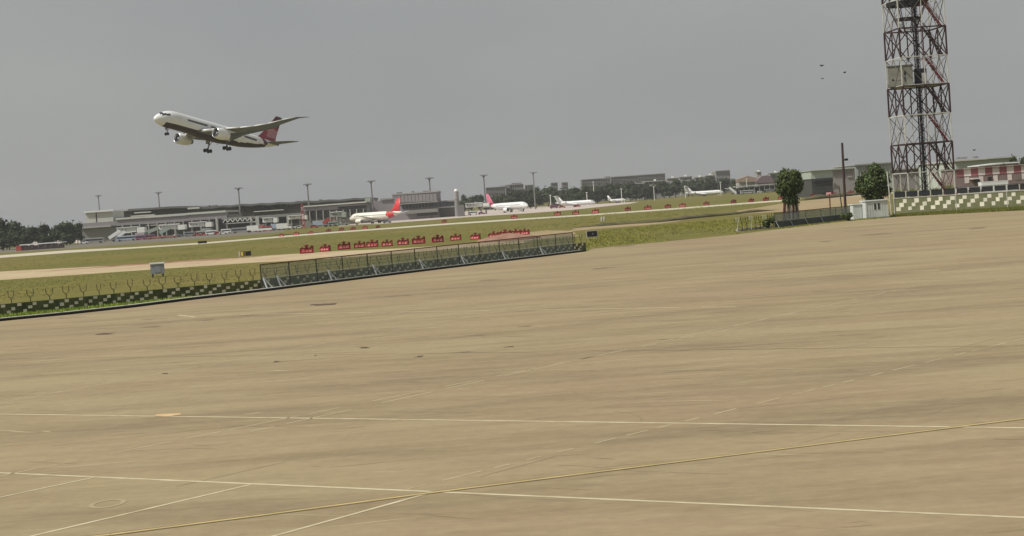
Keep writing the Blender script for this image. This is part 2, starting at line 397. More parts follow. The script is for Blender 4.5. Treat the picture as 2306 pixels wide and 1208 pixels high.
if o.data.polygons[0].normal.z < 0: o.data.flip_normals()
# faint regular joints of the slabs
orig = at(565, 1095); jb = MB(); rj = random.Random(5)
for k in range(-4, 22):
    for dd, nn in ((dA, Vector((-dA.y, dA.x, 0))), (dB, Vector((-dB.y, dB.x, 0)))):
        sgn = 1 if nn.y > 0 else -1; base = orig + nn * sgn * k * 6.5 + nn * 1.7
        for t0 in range(-70, 110, 4):
            if rj.random() < .8: continue
            a = base + dd * (t0 + rj.uniform(0, 2)); b = a + dd * rj.uniform(1.5, 4.0); w = nn * rj.uniform(.010, .020)
            if a.y < 20 or max(a.y, b.y) > 122 or abs(a.x) > 80: continue
            jb.add([(v.x, v.y, zp - .001) for v in (a - w, b - w, b + w, a + w)], [(0, 1, 2, 3)])
mat('sealant', (.20, .155, .09), .95, .2, .7)
jo = jb.build('joint_sealant', 'sealant', apron, kind='stuff')
# tar patches and dark stains of the worn concrete
rp = random.Random(11)
for (x, y, w, h) in [(728, 687, 80, 6), (232, 753, 70, 5), (822, 785, 28, 4), (945, 805, 26, 4), (1148, 783, 28, 4), (622, 817, 22, 4), (372, 843, 20, 4), (470, 722, 60, 4), (710, 803, 6, 3), (1080, 757, 60, 4),
                     (1050, 795, 70, 3), (1180, 737, 40, 3), (1410, 555, 50, 3), (1360, 605, 70, 4), (1980, 528, 90, 5), (1860, 545, 40, 3), (2200, 515, 60, 4), (1100, 632, 60, 4), (900, 668, 90, 4), (560, 712, 60, 4), (340, 738, 60, 4)]:
    pts = []
    for k in range(14):
        a = 2 * PI * k / 14; r = .5 * rp.uniform(.35, 1.15)
        pts.append(at(x + w * r * math.cos(a), y + h * r * math.sin(a) - .07 * w * r * math.cos(a)))
    mb = MB(); mb.add([(p.x, p.y, zp - .002) for p in pts], [tuple(range(14))]); o = mb.build('tar_patch', 'tar_dark' if w < 30 or (x, y) in ((728, 687), (232, 753)) else 'tar', apron)
    if o.data.polygons[0].normal.z < 0: o.data.flip_normals()

mat('stain_dark', (.165, .122, .070), .95, .15, .9, c2=(.26, .198, .112)); mat('stain_pale', (.32, .26, .15), .95, .12, .9, c2=(.40, .33, .20))
rs = random.Random(19)
for nm, mm, N, zz in (('stain', 'stain_dark', 210, zp - .0032), ('scuff', 'stain_pale', 80, zp - .0026)):
    mb = MB()
    for _ in range(N):
        Y = 26 + 95 * rs.random() ** 1.15; X = rs.uniform(-.36, .36) * Y; L = rs.uniform(.25, 1.9) * (.5 + Y / 80); w = rs.uniform(.02, .13) * (Y / 60) ** 1.4; a0 = rs.choice((math.atan2(dA.y, dA.x), 0, .15)) + rs.gauss(0, .1)
        n_ = 11; vs = []
        for k in range(n_):
            a = 2 * PI * k / n_; u = L * math.cos(a) * rs.uniform(.5, 1.1); v = w * math.sin(a) * rs.uniform(.4, 1.2)
            vs.append((X + u * math.cos(a0) - v * math.sin(a0), Y + u * math.sin(a0) + v * math.cos(a0), zz))
        mb.add(vs, [tuple(range(n_))])
    mb.build(nm, mm, apron, kind='stuff')
mb = MB()
for _ in range(45):
    Y = 34 + 75 * rs.random() ** 1.2; p = Vector((rs.uniform(-.34, .34) * Y, Y, zp - .0018)); a0 = rs.uniform(-.9, .9); w = .006 + Y * .00012
    for j in range(rs.randint(3, 9)):
        a0 += rs.gauss(0, .22); q = p + Vector((math.cos(a0), math.sin(a0), 0)) * rs.uniform(.25, .8) * (.5 + Y / 60); nn = Vector((-math.sin(a0), math.cos(a0), 0)) * w
        mb.add([p - nn, q - nn, q + nn, p + nn], [(0, 1, 2, 3)]); p = q
mb.build('crack', 'sealant', apron, kind='stuff')
# ------------------------------------------------------------------ near-black kerb with a pale coping along the apron edge
def off(pts, dist):
    out = []
    for i, p in enumerate(pts):
        d = (pts[min(i + 1, len(pts) - 1)] - pts[max(i - 1, 0)]); d.z = 0; d.normalize()
        out.append(Vector((p.x, p.y, 0)) + Vector((-d.y, d.x, 0)) * dist)
    return out
def fine_line(pts, step):
    out = []
    for a, b in zip(pts[:-1], pts[1:]):
        k = max(1, round((b - a).length / step))
        out += [a.lerp(b, j / k) for j in range(k)]
    return out + [pts[-1]]
kb = MB(); db = MB()
for a, b in zip(KL[:-1], KL[1:]):
    db.ext(a, b, .04, .42, 0, .20)
    if a.x > -37: kb.ext(a, b, .43, 1.1, 0, .23)
kerb_face = structure(db.build('kerb', 'kerb_dark')); kerb = structure(kb.build('kerb_coping', 'kerb_pale'))

# ------------------------------------------------------------------ low checkered wall with Y posts
WL = [at(*p) for p in ((0, 711), (150, 697), (300, 681.5), (400, 671.5), (580, 654), (900, 615.5), (1320, 564))]
WL = [WL[0] - (WL[1] - WL[0]).normalized() * 50] + WL
WALL_H = .86
wall = thing('checkered_wall', 'long low mossy wall with white painted checks and forked wire posts along the apron', 'wall', WL[2])
wb = MB()
loc = lambda p, o: Vector((p.x - o[0], p.y - o[1], p.z))
wo_ = WL[2]
for a, b in zip(WL[:-1], WL[1:]): wb.ext(a - wo_, b - wo_, 0, .22, 0, WALL_H)
wb.build('wall_body', 'wall_green_moss', wall)
sq = MB(); sq.box((0, 0, 0), (.33, .014, .24)); SQ = sq.mesh('white_block', 'white_block')
st = MB(); random.seed(3)
st.tube([(0, 0, 0), (0, 0, .36)], .035, 5); st.tube([(0, 0, .33), (-.24, 0, .58), (-.27, 0, 1.0)], .028, 5); st.tube([(0, 0, .33), (.24, 0, .58), (.27, 0, 1.0)], .028, 5)
YP = st.mesh('post', 'post_dark')
rw = random.Random(21)
walk = fine_line(WL, 1e9)
total = 0; nsq = 0; npost = 0
pos = 0.0
wire = MB()
segs = []
for a, b in zip(WL[:-1], WL[1:]): segs.append((a, b, (b - a).length))
def along(t):
    for a, b, L in segs:
        if t <= L: return a.lerp(b, t / L), (b - a).normalized()
        t -= L
    return segs[-1][1], (segs[-1][1] - segs[-1][0]).normalized()
TOT = sum(s[2] for s in segs); START = segs[0][2] - 6
t = START; col_i = 0
while t < TOT - .3:
    for r in range(3):
        tt = t + r * -.42 + rw.uniform(-.05, .05)
        if tt > TOT - .2 or tt < 0: continue
        if rw.random() < .06: continue
        p, d = along(tt); nn = Vector((d.y, -d.x, 0))
        q = p + nn * .005
        link('white_block', SQ, wall, (q.x - wo_.x, q.y - wo_.y, .70 - r * .255 + rw.uniform(-.02, .02)), math.atan2(d.y, d.x), (rw.uniform(.85, 1.15), 1, rw.uniform(.85, 1.1)))
        nsq += 1
    t += 1.25
t = START; prev = None
while t < TOT - .2:
    p, d = along(t); c = p + Vector((-d.y, d.x, 0)) * .11
    o = link('post', YP, wall, (c.x - wo_.x, c.y - wo_.y, WALL_H - .03), math.atan2(d.y, d.x) + rw.uniform(-.35, .35), (rw.uniform(.8, 1.15), 1, rw.uniform(.9, 1.08)))
    tips = [Vector((c.x - wo_.x, c.y - wo_.y, WALL_H + zz)) for zz in (.45, .68, .9)]
    if prev:
        for u, v in zip(prev, tips): wire.bar(u, v, .008)
    prev = tips
    t += 1.42 * rw.uniform(.92, 1.08)
wire.build('barbed_wire', 'wire_dark', wall, kind='stuff')

# ------------------------------------------------------------------ mesh fence in front of the wall (left)
def mesh_fence(name, label, A, B, H, npan, matmesh, lean, dens, barw, backing=None, bw=.085):
    f = thing(name, label, 'fence', A); d = B - A; L = d.length; d.normalize(); nn = Vector((-d.y, d.x, 0))
    rz = math.atan2(d.y, d.x)
    for i in range(npan):
        u0, u1 = L * i / npan + .04, L * (i + 1) / npan - .04
        m = MB(); k = int((u1 - u0) / dens)
        for j in range(k):
            p = d * (u0 + (u1 - u0) * (j + .5) / k); m.box((p.x, p.y, H / 2 + .05), (barw, .012, H - .18), rz)
        for z in (.12, .4, .68, .96, 1.25, 1.54, 1.82):
            if z < H - .1: m.bar(d * u0 + Vector((0, 0, z)), d * u1 + Vector((0, 0, z)), .012, .022)
        m.build('mesh_panel', matmesh, f, kind='stuff')
        if backing:
            bk = MB(); p = d * (u0 + u1) / 2 + nn * .03; bk.box((p.x, p.y, backing / 2 + .06), (u1 - u0, .01, backing), rz); bk.build('screen_sheet', 'mesh_blue', f)
        rl = MB(); rl.bar(d * (u0 - .04) + Vector((0, 0, H)), d * (u1 + .04) + Vector((0, 0, H)), .07, .085); rl.build('top_rail', 'rail_brown', f)
        mr = MB(); mr.bar(d * u0 - nn * .03 + Vector((0, 0, H * .47)), d * u1 - nn * .03 + Vector((0, 0, H * .47)), .03, .04); mr.build('mid_rail', 'brace_grey', f)
        br = MB(); br.bar(d * u0 - nn * .03 + Vector((0, 0, .08)), d * u1 - nn * .03 + Vector((0, 0, .08)), .04, .05); br.build('bottom_rail', 'brace_grey', f)
    for i in range(npan + 1):
        p = d * (L * i / npan); ps = MB(); ps.box((p.x, p.y, H / 2), (.07, .07, H), rz); ps.build('fence_post', 'post_dark', f)
    for u in lean:
        bs = MB(); p = d * u
        bs.bar(p + Vector((0, 0, H * .52)) - nn * .06, p - nn * .75 - d * .28 + Vector((0, 0, .04)), bw)
        if bw > .05: bs.bar(p + Vector((0, 0, H * .52)) - nn * .06, p - nn * .75 + d * .55 + Vector((0, 0, .04)), bw)
        bs.build('brace', 'brace_grey', f)
    return f
KF = off(KL, 1.35)
FA = at(590, 655.3); FB = at(1292, 569)
# keep it between kerb and wall
L_f = (FB - FA).length
mesh_fence('mesh_fence', 'long green mesh fence panels with brown top rail standing before the checkered wall', FA, FB, 2.2, 14, 'mesh_green',
           [(at(q, 655.3 - (q - 590) * .1229) - FA).length for q in (593, 624, 739, 840, 945, 1038, 1130, 1215)], .085, .025)
RA, RB = at(1745, 515.5), at(1915, 496.5)
mesh_fence('mesh_fence', 'dark blue grey screened fence between the white cabin and the forked posts', RA, RB, 2.05, 5, 'mesh_green', [.2, 4.0, 8.2, 12.6], 0.07, .028, backing=.95, bw=.035)

# short run of pale forked posts left of that fence
SA, SB = at(1662, 522), at(1742, 513)
pw = thing('post_fence', 'short broken run of pale forked posts beside the dark screened fence', 'fence', SA)
dS = (SB - SA); LS = dS.length; dS.normalize(); rzS = math.atan2(dS.y, dS.x)
for i in range(9):
    p = dS * (LS * i / 8); m = MB(); hh = .8 + .25 * rw.random()
    m.tube([p, p + Vector((0, 0, hh))], .05, 6); m.tube([p + Vector((0, 0, hh)), p + dS * -.3 + Vector((0, 0, hh + .5)), p + dS * -.32 + Vector((0, 0, hh + 1.0))], .04, 5)
    m.tube([p + Vector((0, 0, hh)), p + dS * .3 + Vector((0, 0, hh + .5)), p + dS * .3 + Vector((0, 0, hh + .95))], .04, 5)
    m.build('post', 'post_dark' if i % 3 else 'brace_grey', pw)
m = MB(); m.ext(Vector((0, 0, 0)), dS * LS, .1, .3, 0, .35); m.build('footing', 'kerb_pale', pw)
m = MB()
for z in (.95, 1.3, 1.6): m.bar(Vector((0, 0, z)), dS * LS + Vector((0, 0, z)), .015)
m.build('wire', 'wire_dark', pw)

# ------------------------------------------------------------------ right boundary wall
QA, QB = at(2012, 484), at(2306, 466.5); QB = QA + (QB - QA) * 1.35
rwall = thing('boundary_wall', 'tall mossy boundary wall with staggered white squares below the tower', 'wall', QA)
dq = (QB - QA); LQ = dq.length; dq.normalize(); nq = Vector((-dq.y, dq.x, 0)); rzq = math.atan2(dq.y, dq.x)
RH = zat(2160, 439, at(2160, 475).y)
m = MB(); m.ext(Vector(), dq * LQ, 0, .3, 0, RH); m.build('wall_body', 'wall_right_moss', rwall)
m = MB(); m.ext(Vector(), dq * LQ, -.06, .36, RH, RH + .12); m.build('coping', 'kerb_pale', rwall)
s2 = MB(); s2.box((0, 0, 0), (.62, .02, .6)); S2 = s2.mesh('white_block', 'white_block')
t = -1.0
while t < LQ - .5:
    for r in range(3):
        u = t + 1.1 - r * .56 + rw.uniform(-.07, .07)
        if u < .3 or u > LQ - .3: continue
        p = dq * u - nq * .008
        link('white_block', S2, rwall, (p.x, p.y, RH - .42 - r * .58 + rw.uniform(-.03, .03)), rzq, (rw.uniform(.85, 1.12), 1, rw.uniform(.85, 1.12)))
    t += 1.78
sp = LQ / round(LQ / 1.85); k = 0; u = .2
while u < LQ - .3:
    m = MB(); p0 = dq * (u + .12) + nq * .15; p1 = dq * (u + sp - .12) + nq * .15
    m.ext(p0, p1, -.04, .04, RH + .22, RH + 1.0); m.build('dark_panel', 'window_dark', rwall)
    m = MB(); p = dq * u - nq * .02; tall = k in (0, 5, 9, 13); m.box((p.x, p.y, RH * .5 + .55 if tall else RH + .55), (.09, .09, (RH + 1.1) if tall else 1.0), rzq)
    m.build('post', 'steel_white', rwall); u += sp; k += 1
m = MB(); m.bar(dq * .1 + Vector((0, 0, RH + 1.08)), dq * LQ + Vector((0, 0, RH + 1.08)), .05, .07); m.build('top_rail', 'steel_black', rwall)
m = MB(); p = dq * -.3; m.tube([(p.x, p.y, 0), (p.x - .25, p.y, 6.6)], .09, 8); o = m.build('lamp_pole', 'steel_white', None, loc=QA)
tag(o, 'tall thin white pole rising at the left end of the boundary wall', 'pole')

# ------------------------------------------------------------------ portable cabin
cp = at(1974, 492); cab = thing('guard_cabin', 'small white portable cabin with two dark narrow windows under the tower', 'cabin', (cp.x, cp.y + 1.0, 0), rz=math.radians(7))
hc = zat(1974, 452.5, cp.y)
m = MB(); m.box((0, 0, hc / 2 + .05), (3.35, 2.2, hc - .1)); m.build('body', 'cabin_white', cab)
m = MB(); m.box((0, 0, hc + .05), (3.6, 2.5, .14)); m.build('roof', 'cabin_roof', cab)
for x, w in ((-.28, .3), (.27, .3)):
    fr = MB(); fr.box((x, -1.115, 1.72), (w + .12, .03, 1.0)); fo = fr.build('window', 'cabin_roof', cab)
    g_ = MB(); g_.box((x, -1.135, 1.72), (w, .02, .88)); g_.build('pane', 'window_dark', fo)
m = MB(); m.box((1.69, -.2, 1.75), (.03, .9, .9)); m.build('side_window', 'window_dark', cab)
m = MB(); m.box((-1.52, -1.13, 1.05), (.1, .03, 2.0)); m.build('corner_post', 'brace_grey', cab)
m = MB(); m.box((0, -1.14, .12), (3.36, .05, .16)); m.build('skid', 'box_grey', cab)
for x in (-1.1, -.75, .75, 1.1): m = MB(); m.box((x, -1.115, 1.3), (.05, .03, 2.2)); m.build('wall_rib', 'cabin_white', cab)
an = thing('cabin_annex', 'lower pale lean-to hut joined to the left of the white cabin', 'hut', (at(1929, 494).x, cp.y + 2.0, 0), rz=math.radians(7))
m = MB(); m.box((0, 0, 1.05), (1.9, 1.8, 2.1)); m.build('wall', 'cabin_white', an)
m = MB(); m.box((0, 0, 2.16), (2.1, 2.0, .1)); m.build('roof', 'cabin_roof', an)
m = MB(); m.box((.62, -.92, .95), (.55, .04, 1.75)); dd_ = m.build('door', 'box_grey', an); m = MB(); m.box((.42, -.95, .95), (.05, .03, .12)); m.build('handle', 'steel_white', dd_)

# ------------------------------------------------------------------ lattice tower
TY = 288.0; tb = gp(2086, TY)
tower = thing('lattice_tower', 'tall square lattice steel tower in pale and dark bands with equipment room', 'tower', (71.05, TY, 0), rz=math.radians(5))
SIDE = 8.0; hS = SIDE / 2
ZN = [zat(2081, 387.5, TY) + 4.85 * k for k in range(-1, 9)]
ZN = [.0] + ZN[0:] if ZN[0] > .5 else ZN
for k in range(len(ZN) - 1):
    z0, z1 = ZN[k], ZN[k + 1]
    pale = (k in (0, 1, 3, 5, 7, 9)) if ZN[1] < 2 else (k in (0, 2, 4, 6, 8))
    ms = 'steel_white' if pale else 'steel_dark'
    th = .13 if pale else .20
    cs = [(-hS, -hS), (hS, -hS), (hS, hS), (-hS, hS)]
    if z1 - z0 < 2.2 and k == 0:
        for c in cs + [(0, -hS), (hS, 0), (0, hS), (-hS, 0)]:
            m = MB(); m.bar((c[0], c[1], z0), (c[0], c[1], z1), .3); m.build('foot', 'steel_white', tower)
        continue
    for c in cs:
        m = MB(); m.bar((c[0], c[1], z0), (c[0], c[1], z1), .24 if not pale else .18); m.build('leg', ms, tower)
    for i in range(4):
        a = Vector((*cs[i], 0)); b = Vector((*cs[(i + 1) % 4], 0)); mid = (a + b) / 2
        m = MB(); m.bar(a + Vector((0, 0, z1)), b + Vector((0, 0, z1)), th * 1.1); m.build('ring_beam', ms if k % 2 else 'steel_white' if pale else 'steel_dark', tower)
        m = MB(); m.bar(mid + Vector((0, 0, z0)), mid + Vector((0, 0, z1)), th * .85); m.build('mid_post', ms, tower)
        for p, q in ((a, mid), (mid, b)):
            for u, v in ((p, q), (q, p)):
                m = MB(); m.bar(u + Vector((0, 0, z0)), v + Vector((0, 0, z1)), th * .72); m.build('cross_brace', 'steel_drab' if pale else ms, tower)
    # inner horizontal diagonal and a mid landing with one flight of steps
    m = MB(); m.bar((-hS, -hS, z1), (hS, hS, z1), .09); m.build('inner_beam', ms, tower)
    if k >= 1:
        ldx, ldy = .9, -1.0
        fl = MB(); zc = z0 + .2
        x0, x1 = .5, hS - .5; yy = -hS + 1.0
        for dy in (-.35, .35):
            fl.bar((x0, yy + dy, z1 - .2), (x1, yy + dy, z0 + .15), .10, .2)
            fl.bar((x0, yy + dy, z1 + .75), (x1, yy + dy, z0 + 1.1), .06)
        fo = fl.build('stair_flight', 'steel_red' if k % 2 else 'steel_dark', tower)
        tr = MB()
        for j in range(9):
            u = (j + .5) / 9; tr.box((x0 + (x1 - x0) * u, yy, z1 - .2 + (z0 - z1 + .35) * u), (.26, .7, .04))
        tr.build('tread', 'brace_grey', fo, kind='stuff')
        ln = MB(); ln.box((hS - .9, yy, z0 + .1), (1.6, 1.1, .08)); ln.build('landing', 'steel_dark', tower)
# dense ladder and cable core
core = MB(); zt = ZN[-1]
for x, y in ((.35, .9), (.95, .9), (.35, 1.5), (.95, 1.5)): core.bar((x, y, .2), (x, y, zt), .09)
core.build('cable_ladder', 'steel_black', tower)
core = MB(); z = .5
while z < zt: core.bar((.35, .9, z), (.95, 1.5, z + .5), .06); core.bar((.95, .9, z), (.35, 1.5, z + .5), .06); core.box((.65, .85, z), (.62, .05, .05)); z += .55
core.build('ladder_rungs', 'steel_black', tower, kind='stuff')
for i, (x, y, mm) in enumerate(((.55, 1.2, 'steel_black'), (.72, 1.25, 'steel_black'), (-.1, .6, 'steel_black'), (1.25, .4, 'steel_red'), (1.45, .2, 'steel_dark'))):
    m = MB(); m.tube([(x, y, .4), (x + .06, y, zt * .5), (x, y, zt)], .07 if i < 3 else .05, 6); m.build('cable', mm, tower)
# platform and equipment room in the fourth bay
zpl = zat(2060, 194, TY)
m = MB(); m.box((0, 0, zpl), (SIDE - .1, SIDE - .1, .18)); m.build('platform', 'steel_white', tower)
zr = zat(2025, 150, TY)
# the room sits square to the airfield inside the turned frame
def rl(wx, wy): c, q = math.cos(math.radians(19)), math.sin(math.radians(19)); return (c * wx + q * wy, -q * wx + c * wy)
qx, qy = rl(-2.75, -.2); rzr = math.radians(-19)
er = MB(); er.box((qx, qy, (zpl + .1 + zr) / 2), (4.1, 2.6, zr - zpl - .1), rzr); ero = er.build('equipment_room', 'shelter_grey', tower)
vx_, vy_ = rl(-2.0, -1.53); m = MB(); m.box((vx_, vy_, zpl + 2.2), (.3, .04, .6), rzr); m.box((vx_, vy_, zpl + 1.2), (.2, .04, .9), rzr); m.build('vent', 'steel_black', ero)
m = MB(); m.box((qx, qy, zr + .08), (4.4, 2.9, .14), rzr); m.build('room_roof', 'steel_drab', ero)
cx_, cy_ = rl(.55, .4); m = MB(); m.box((cx_, cy_, zpl + 1.5), (2.1, 1.8, 2.7), rzr); m.build('cabinet', 'steel_black', tower)
cx_, cy_ = rl(1.15, -.8); m = MB(); m.box((cx_, cy_, zpl + 1.1), (.8, .5, 1.9), rzr); m.build('pale_cabinet', 'flat_pale', tower)
m = MB(); m.bar((-hS, -hS, zpl + .9), (-hS - 1.3, -hS + .6, zpl + .9), .05); m.box((-hS - 1.35, -hS + .62, zpl + 1.0), (.25, .25, .35)); m.build('sensor_arm', 'steel_black', tower)
# round antenna gallery at the top of the frame
zg = zat(2035, 20, TY)
for zz, rr, hh in ((zg + .4, 3.4, .7), (zg - 2.0, 2.2, .35)):
    m = MB(); n_ = 24
    ri = [[(-1.2 + r * math.cos(2 * PI * k / n_), -.3 + r * math.sin(2 * PI * k / n_), z) for k in range(n_)] for r, z in ((rr, zz), (rr, zz + hh), (rr - .25, zz + hh), (rr - .25, zz), (rr, zz))]
    m.loft(ri, cap=False); m.build('gallery_ring', 'steel_black', tower)
for k in range(8):
    a = 2 * PI * k / 8; m = MB(); m.bar((-1.2 + 3.3 * math.cos(a), -.3 + 3.3 * math.sin(a), zg + .4), (-1.2 + 1.2 * math.cos(a), -.3 + 1.2 * math.sin(a), zg - 4.2), .12); m.build('strut', 'steel_dark', tower)

# ------------------------------------------------------------------ trees
def leaf_mesh(name, seed, lobes, nleaf, lsize, mats, core=.72, sprigs=0):
    """crown: leaf clumps spread through a cloud of uneven lobes, with gaps at the rim"""
    r = random.Random(seed); mb = MB()
    for (cx, cy, cz, rx, rz_) in lobes:
        rings = []; nn_ = 9
        for i in range(6):
            th = PI * (i + .5) / 6 - PI / 2
            rings.append([(cx + rx * core * math.cos(th) * math.cos(2 * PI * k / nn_) * r.uniform(.75, 1.1), cy + rx * core * math.cos(th) * math.sin(2 * PI * k / nn_) * r.uniform(.75, 1.1), cz + rz_ * core * math.sin(th) * r.uniform(.85, 1.1)) for k in range(nn_)])
        mb.loft(rings)
    tot = sum(l[3] ** 2 for l in lobes)
    for (cx, cy, cz, rx, rz_) in lobes:
        for _ in range(int(nleaf * rx * rx / tot)):
            v = Vector((r.gauss(0, 1), r.gauss(0, 1), r.gauss(0, 1))).normalized(); rr = r.uniform(.55, 1.14) * (1 + .16 * mnoise.noise(v * 2.3 + Vector((seed, cx, cz))))
            c = Vector((cx + v.x * rx * rr, cy + v.y * rx * rr, cz + v.z * rz_ * rr))
            nrm = (v + Vector((r.gauss(0, .6), r.gauss(0, .6), r.gauss(0, .6)))).normalized()
            a = nrm.orthogonal().normalized(); b = nrm.cross(a); ang = r.uniform(0, PI); s = lsize * r.uniform(.55, 1.3)
            a2 = (a * math.cos(ang) + b * math.sin(ang)) * s; b2 = (b * math.cos(ang) - a * math.sin(ang)) * s * .6
            mb.add([c - a2, c + b2 * .8, c + a2, c - b2], [(0, 1, 2, 3)])
    for _ in range(sprigs):                       # twigs that stick out of the outline
        (cx, cy, cz, rx, rz_) = r.choice(lobes); v = Vector((r.gauss(0, 1), r.gauss(0, 1), r.gauss(.3, 1))).normalized()
        for j in range(9):
            rr = .95 + .055 * j + r.uniform(0, .05)
            c = Vector((cx + v.x * rx * rr, cy + v.y * rx * rr, cz + v.z * rz_ * rr)) + Vector((r.gauss(0, .1), r.gauss(0, .1), r.gauss(0, .1)))
            a = Vector((r.gauss(0, 1), r.gauss(0, 1), r.gauss(0, 1))).normalized(); b = a.orthogonal().normalized(); s = lsize * r.uniform(.4, .9)
            mb.add([c - a * s, c + b * s * .45, c + a * s, c - b * s * .45], [(0, 1, 2, 3)])
    return mb.mesh(name, mats)
def trunk_mesh(name, h, r0, seed, m='bark'):
    r = random.Random(seed); mb = MB()
    top = Vector((r.uniform(-.06, .06) * h, r.uniform(-.06, .06) * h, h))
    mb.tube([(0, 0, -.1), top * .5 + Vector((r.uniform(-.03, .03) * h, 0, 0)), top], [r0, r0 * .75, r0 * .5], 7)
    for k in range(5):
        a = 2 * PI * k / 5 + r.random(); s = top * r.uniform(.6, .95)
        mb.tube([s, s + Vector((math.cos(a) * h * .28, math.sin(a) * h * .28, h * .25)), s + Vector((math.cos(a) * h * .42, math.sin(a) * h * .42, h * .6))], [r0 * .4, r0 * .25, r0 * .1], 5)
    return mb.mesh(name, m)
# near tree A: round crown over several pale and red-brown stems
YA = 256.0; pa = gp(1783, YA); zt_ = zat(1781, 379, YA); zb_ = zat(1783, 448, YA); ra = 31 * YA / FPX
ta = thing('tree', 'round dense dark green tree on several pale stems behind the screened fence', 'tree', (pa.x, pa.y, 0))
hc_ = (zt_ + zb_) / 2; hr = (zt_ - zb_) / 2
rA = random.Random(41); lob = [(0, 0, hc_, ra * .84, hr * .84)]
for k in range(22):
    v = Vector((rA.gauss(0, 1), rA.gauss(0, 1), rA.gauss(0, 1))).normalized()
    lob.append((v.x * ra * .72, v.y * ra * .72, hc_ + v.z * hr * .76 , ra * rA.uniform(.22, .40), hr * rA.uniform(.18, .34)))
lob += [(-.15 * ra, 0, zb_ - .1, ra * .42, .7), (.2 * ra, -.2, zb_ - .25, ra * .4, .7)]
link('crown', leaf_mesh('crown', 4, lob, 7500, .21, 'leaf_near', core=.66, sprigs=150), ta)
for i, (dx, w, mm) in enumerate(((-1.2, .15, 'bark_red'), (-.86, .2, 'bark_white'), (-.5, .2, 'bark'), (-.08, .26, 'bark_white'), (.30, .16, 'bark_red'), (.62, .22, 'bark_white'), (.92, .17, 'bark'), (1.2, .14, 'bark_white'))):
    m = MB(); m.tube([(dx, rw.uniform(-.5, .5), -.1), (dx * .9 + rw.uniform(-.1, .1), rw.uniform(-.3, .3), zb_ * .6), (dx * .7, 0, zb_ + .9)], [w * 1.15, w, w * .7], 7); m.build('trunk', mm, ta)
# near tree B: fuller, behind the cabin
YB = 262.0; pb_ = gp(1972, YB); zt_ = zat(1975, 364, YB); zb_ = zat(1972, 463, YB); ra = 39 * YB / FPX
tbt = thing('tree', 'full dark green tree growing right behind the white cabin', 'tree', (pb_.x, pb_.y, 0))
hc_ = (zt_ + zb_) / 2; hr = (zt_ - zb_) / 2
rA = random.Random(52); lob = [(0, 0, hc_ - hr * .1, ra * .76, hr * .80)]
for k in range(26):
    v = Vector((rA.gauss(0, 1), rA.gauss(0, 1), rA.gauss(0, 1))).normalized(); wd = .74 if v.z < .3 else .5
    lob.append((v.x * ra * wd, v.y * ra * wd, hc_ + v.z * hr * .78, ra * rA.uniform(.20, .36), hr * rA.uniform(.16, .28)))
link('crown', leaf_mesh('crown', 9, lob, 9000, .21, 'leaf_near', core=.66, sprigs=190), tbt)
link('trunk', trunk_mesh('trunk', zb_ + 2.5, .22, 2), tbt)

# far trees: five crowns and trunks shared
FT = []
for sd in range(6):
    r = random.Random(100 + sd); lob = [(0, 0, .52, .34, .40)]
    for k in range(11):
        a = r.uniform(0, 2 * PI); q = r.uniform(.12, .34)
        lob.append((q * math.cos(a), q * math.sin(a), r.uniform(.22, .84), r.uniform(.15, .24), r.uniform(.11, .19)))
    FT.append((leaf_mesh('crown', 30 + sd, lob, 900, .06, 'leaf_far', core=.75), trunk_mesh('trunk', .5, .028, sd)))
rt = random.Random(77)
def far_tree(x, Y, ytop, wpx, label, group):
    p = gp(x, Y); h = zat(x, ytop, Y); w = wpx * Y / FPX
    k = rt.randrange(6); sx = w / .95; t = thing('tree', label, 'tree', (p.x, p.y, 0), rt.uniform(0, 6), group)
    link('crown', FT[k][0], t, scale=(sx, sx, h / .98)); link('trunk', FT[k][1], t, scale=(sx * 1.0, sx * 1.0, h))
    return t
BELTS = [
    ('left edge of the field beside the terminal', [(6, 700, 489, 62), (40, 720, 496, 58), (22, 690, 515, 55), (70, 700, 508, 48), (98, 715, 502, 44), (128, 730, 505, 50), (158, 735, 496, 46), (176, 745, 500, 34), (52, 680, 528, 50), (105, 690, 527, 46), (8, 660, 532, 44), (150, 700, 524, 40), (-25, 700, 492, 60)]),
    ('grey block right of the terminal', [(1046, 1400, 437, 22), (1062, 1350, 440, 30), (1082, 1380, 438, 26), (1040, 1300, 452, 30), (1116, 1350, 440, 34), (1140, 1300, 436, 38)]),
    ('white jet with the pink tail', [(1165, 1320, 428, 40), (1188, 1350, 424, 34), (1208, 1300, 420, 42), (1235, 1350, 418, 38), (1150, 1250, 444, 34), (1195, 1250, 440, 40)]),
    ('jet with the high tail', [(1262, 1340, 424, 44), (1290, 1300, 420, 42), (1318, 1350, 416, 44), (1346, 1320, 418, 40), (1252, 1240, 438, 34), (1302, 1250, 432, 36), (1336, 1240, 430, 36)]),
    ('small white jet', [(1374, 1350, 414, 44), (1402, 1320, 412, 46), (1432, 1360, 410, 42), (1388, 1280, 424, 38), (1420, 1280, 422, 38), (1452, 1340, 412, 40), (1470, 1300, 418, 36)]),
    ('second high-tailed jet', [(1496, 1420, 408, 40), (1522, 1450, 404, 40), (1550, 1420, 402, 38), (1576, 1450, 402, 42), (1604, 1430, 396, 40), (1632, 1450, 399, 40), (1508, 1380, 418, 34), (1590, 1390, 412, 40), (1560, 1390, 414, 36), (1655, 1430, 402, 34)]),
    ('tan roof beside the round tree', [(1690, 1420, 400, 36), (1717, 1400, 398, 40), (1742, 1380, 392, 34), (1672, 1400, 406, 30), (1758, 1350, 390, 30)]),
    ('pale green hangar', [(1818, 900, 386, 12), (1856, 880, 391, 15), (1826, 860, 392, 18)]),
]
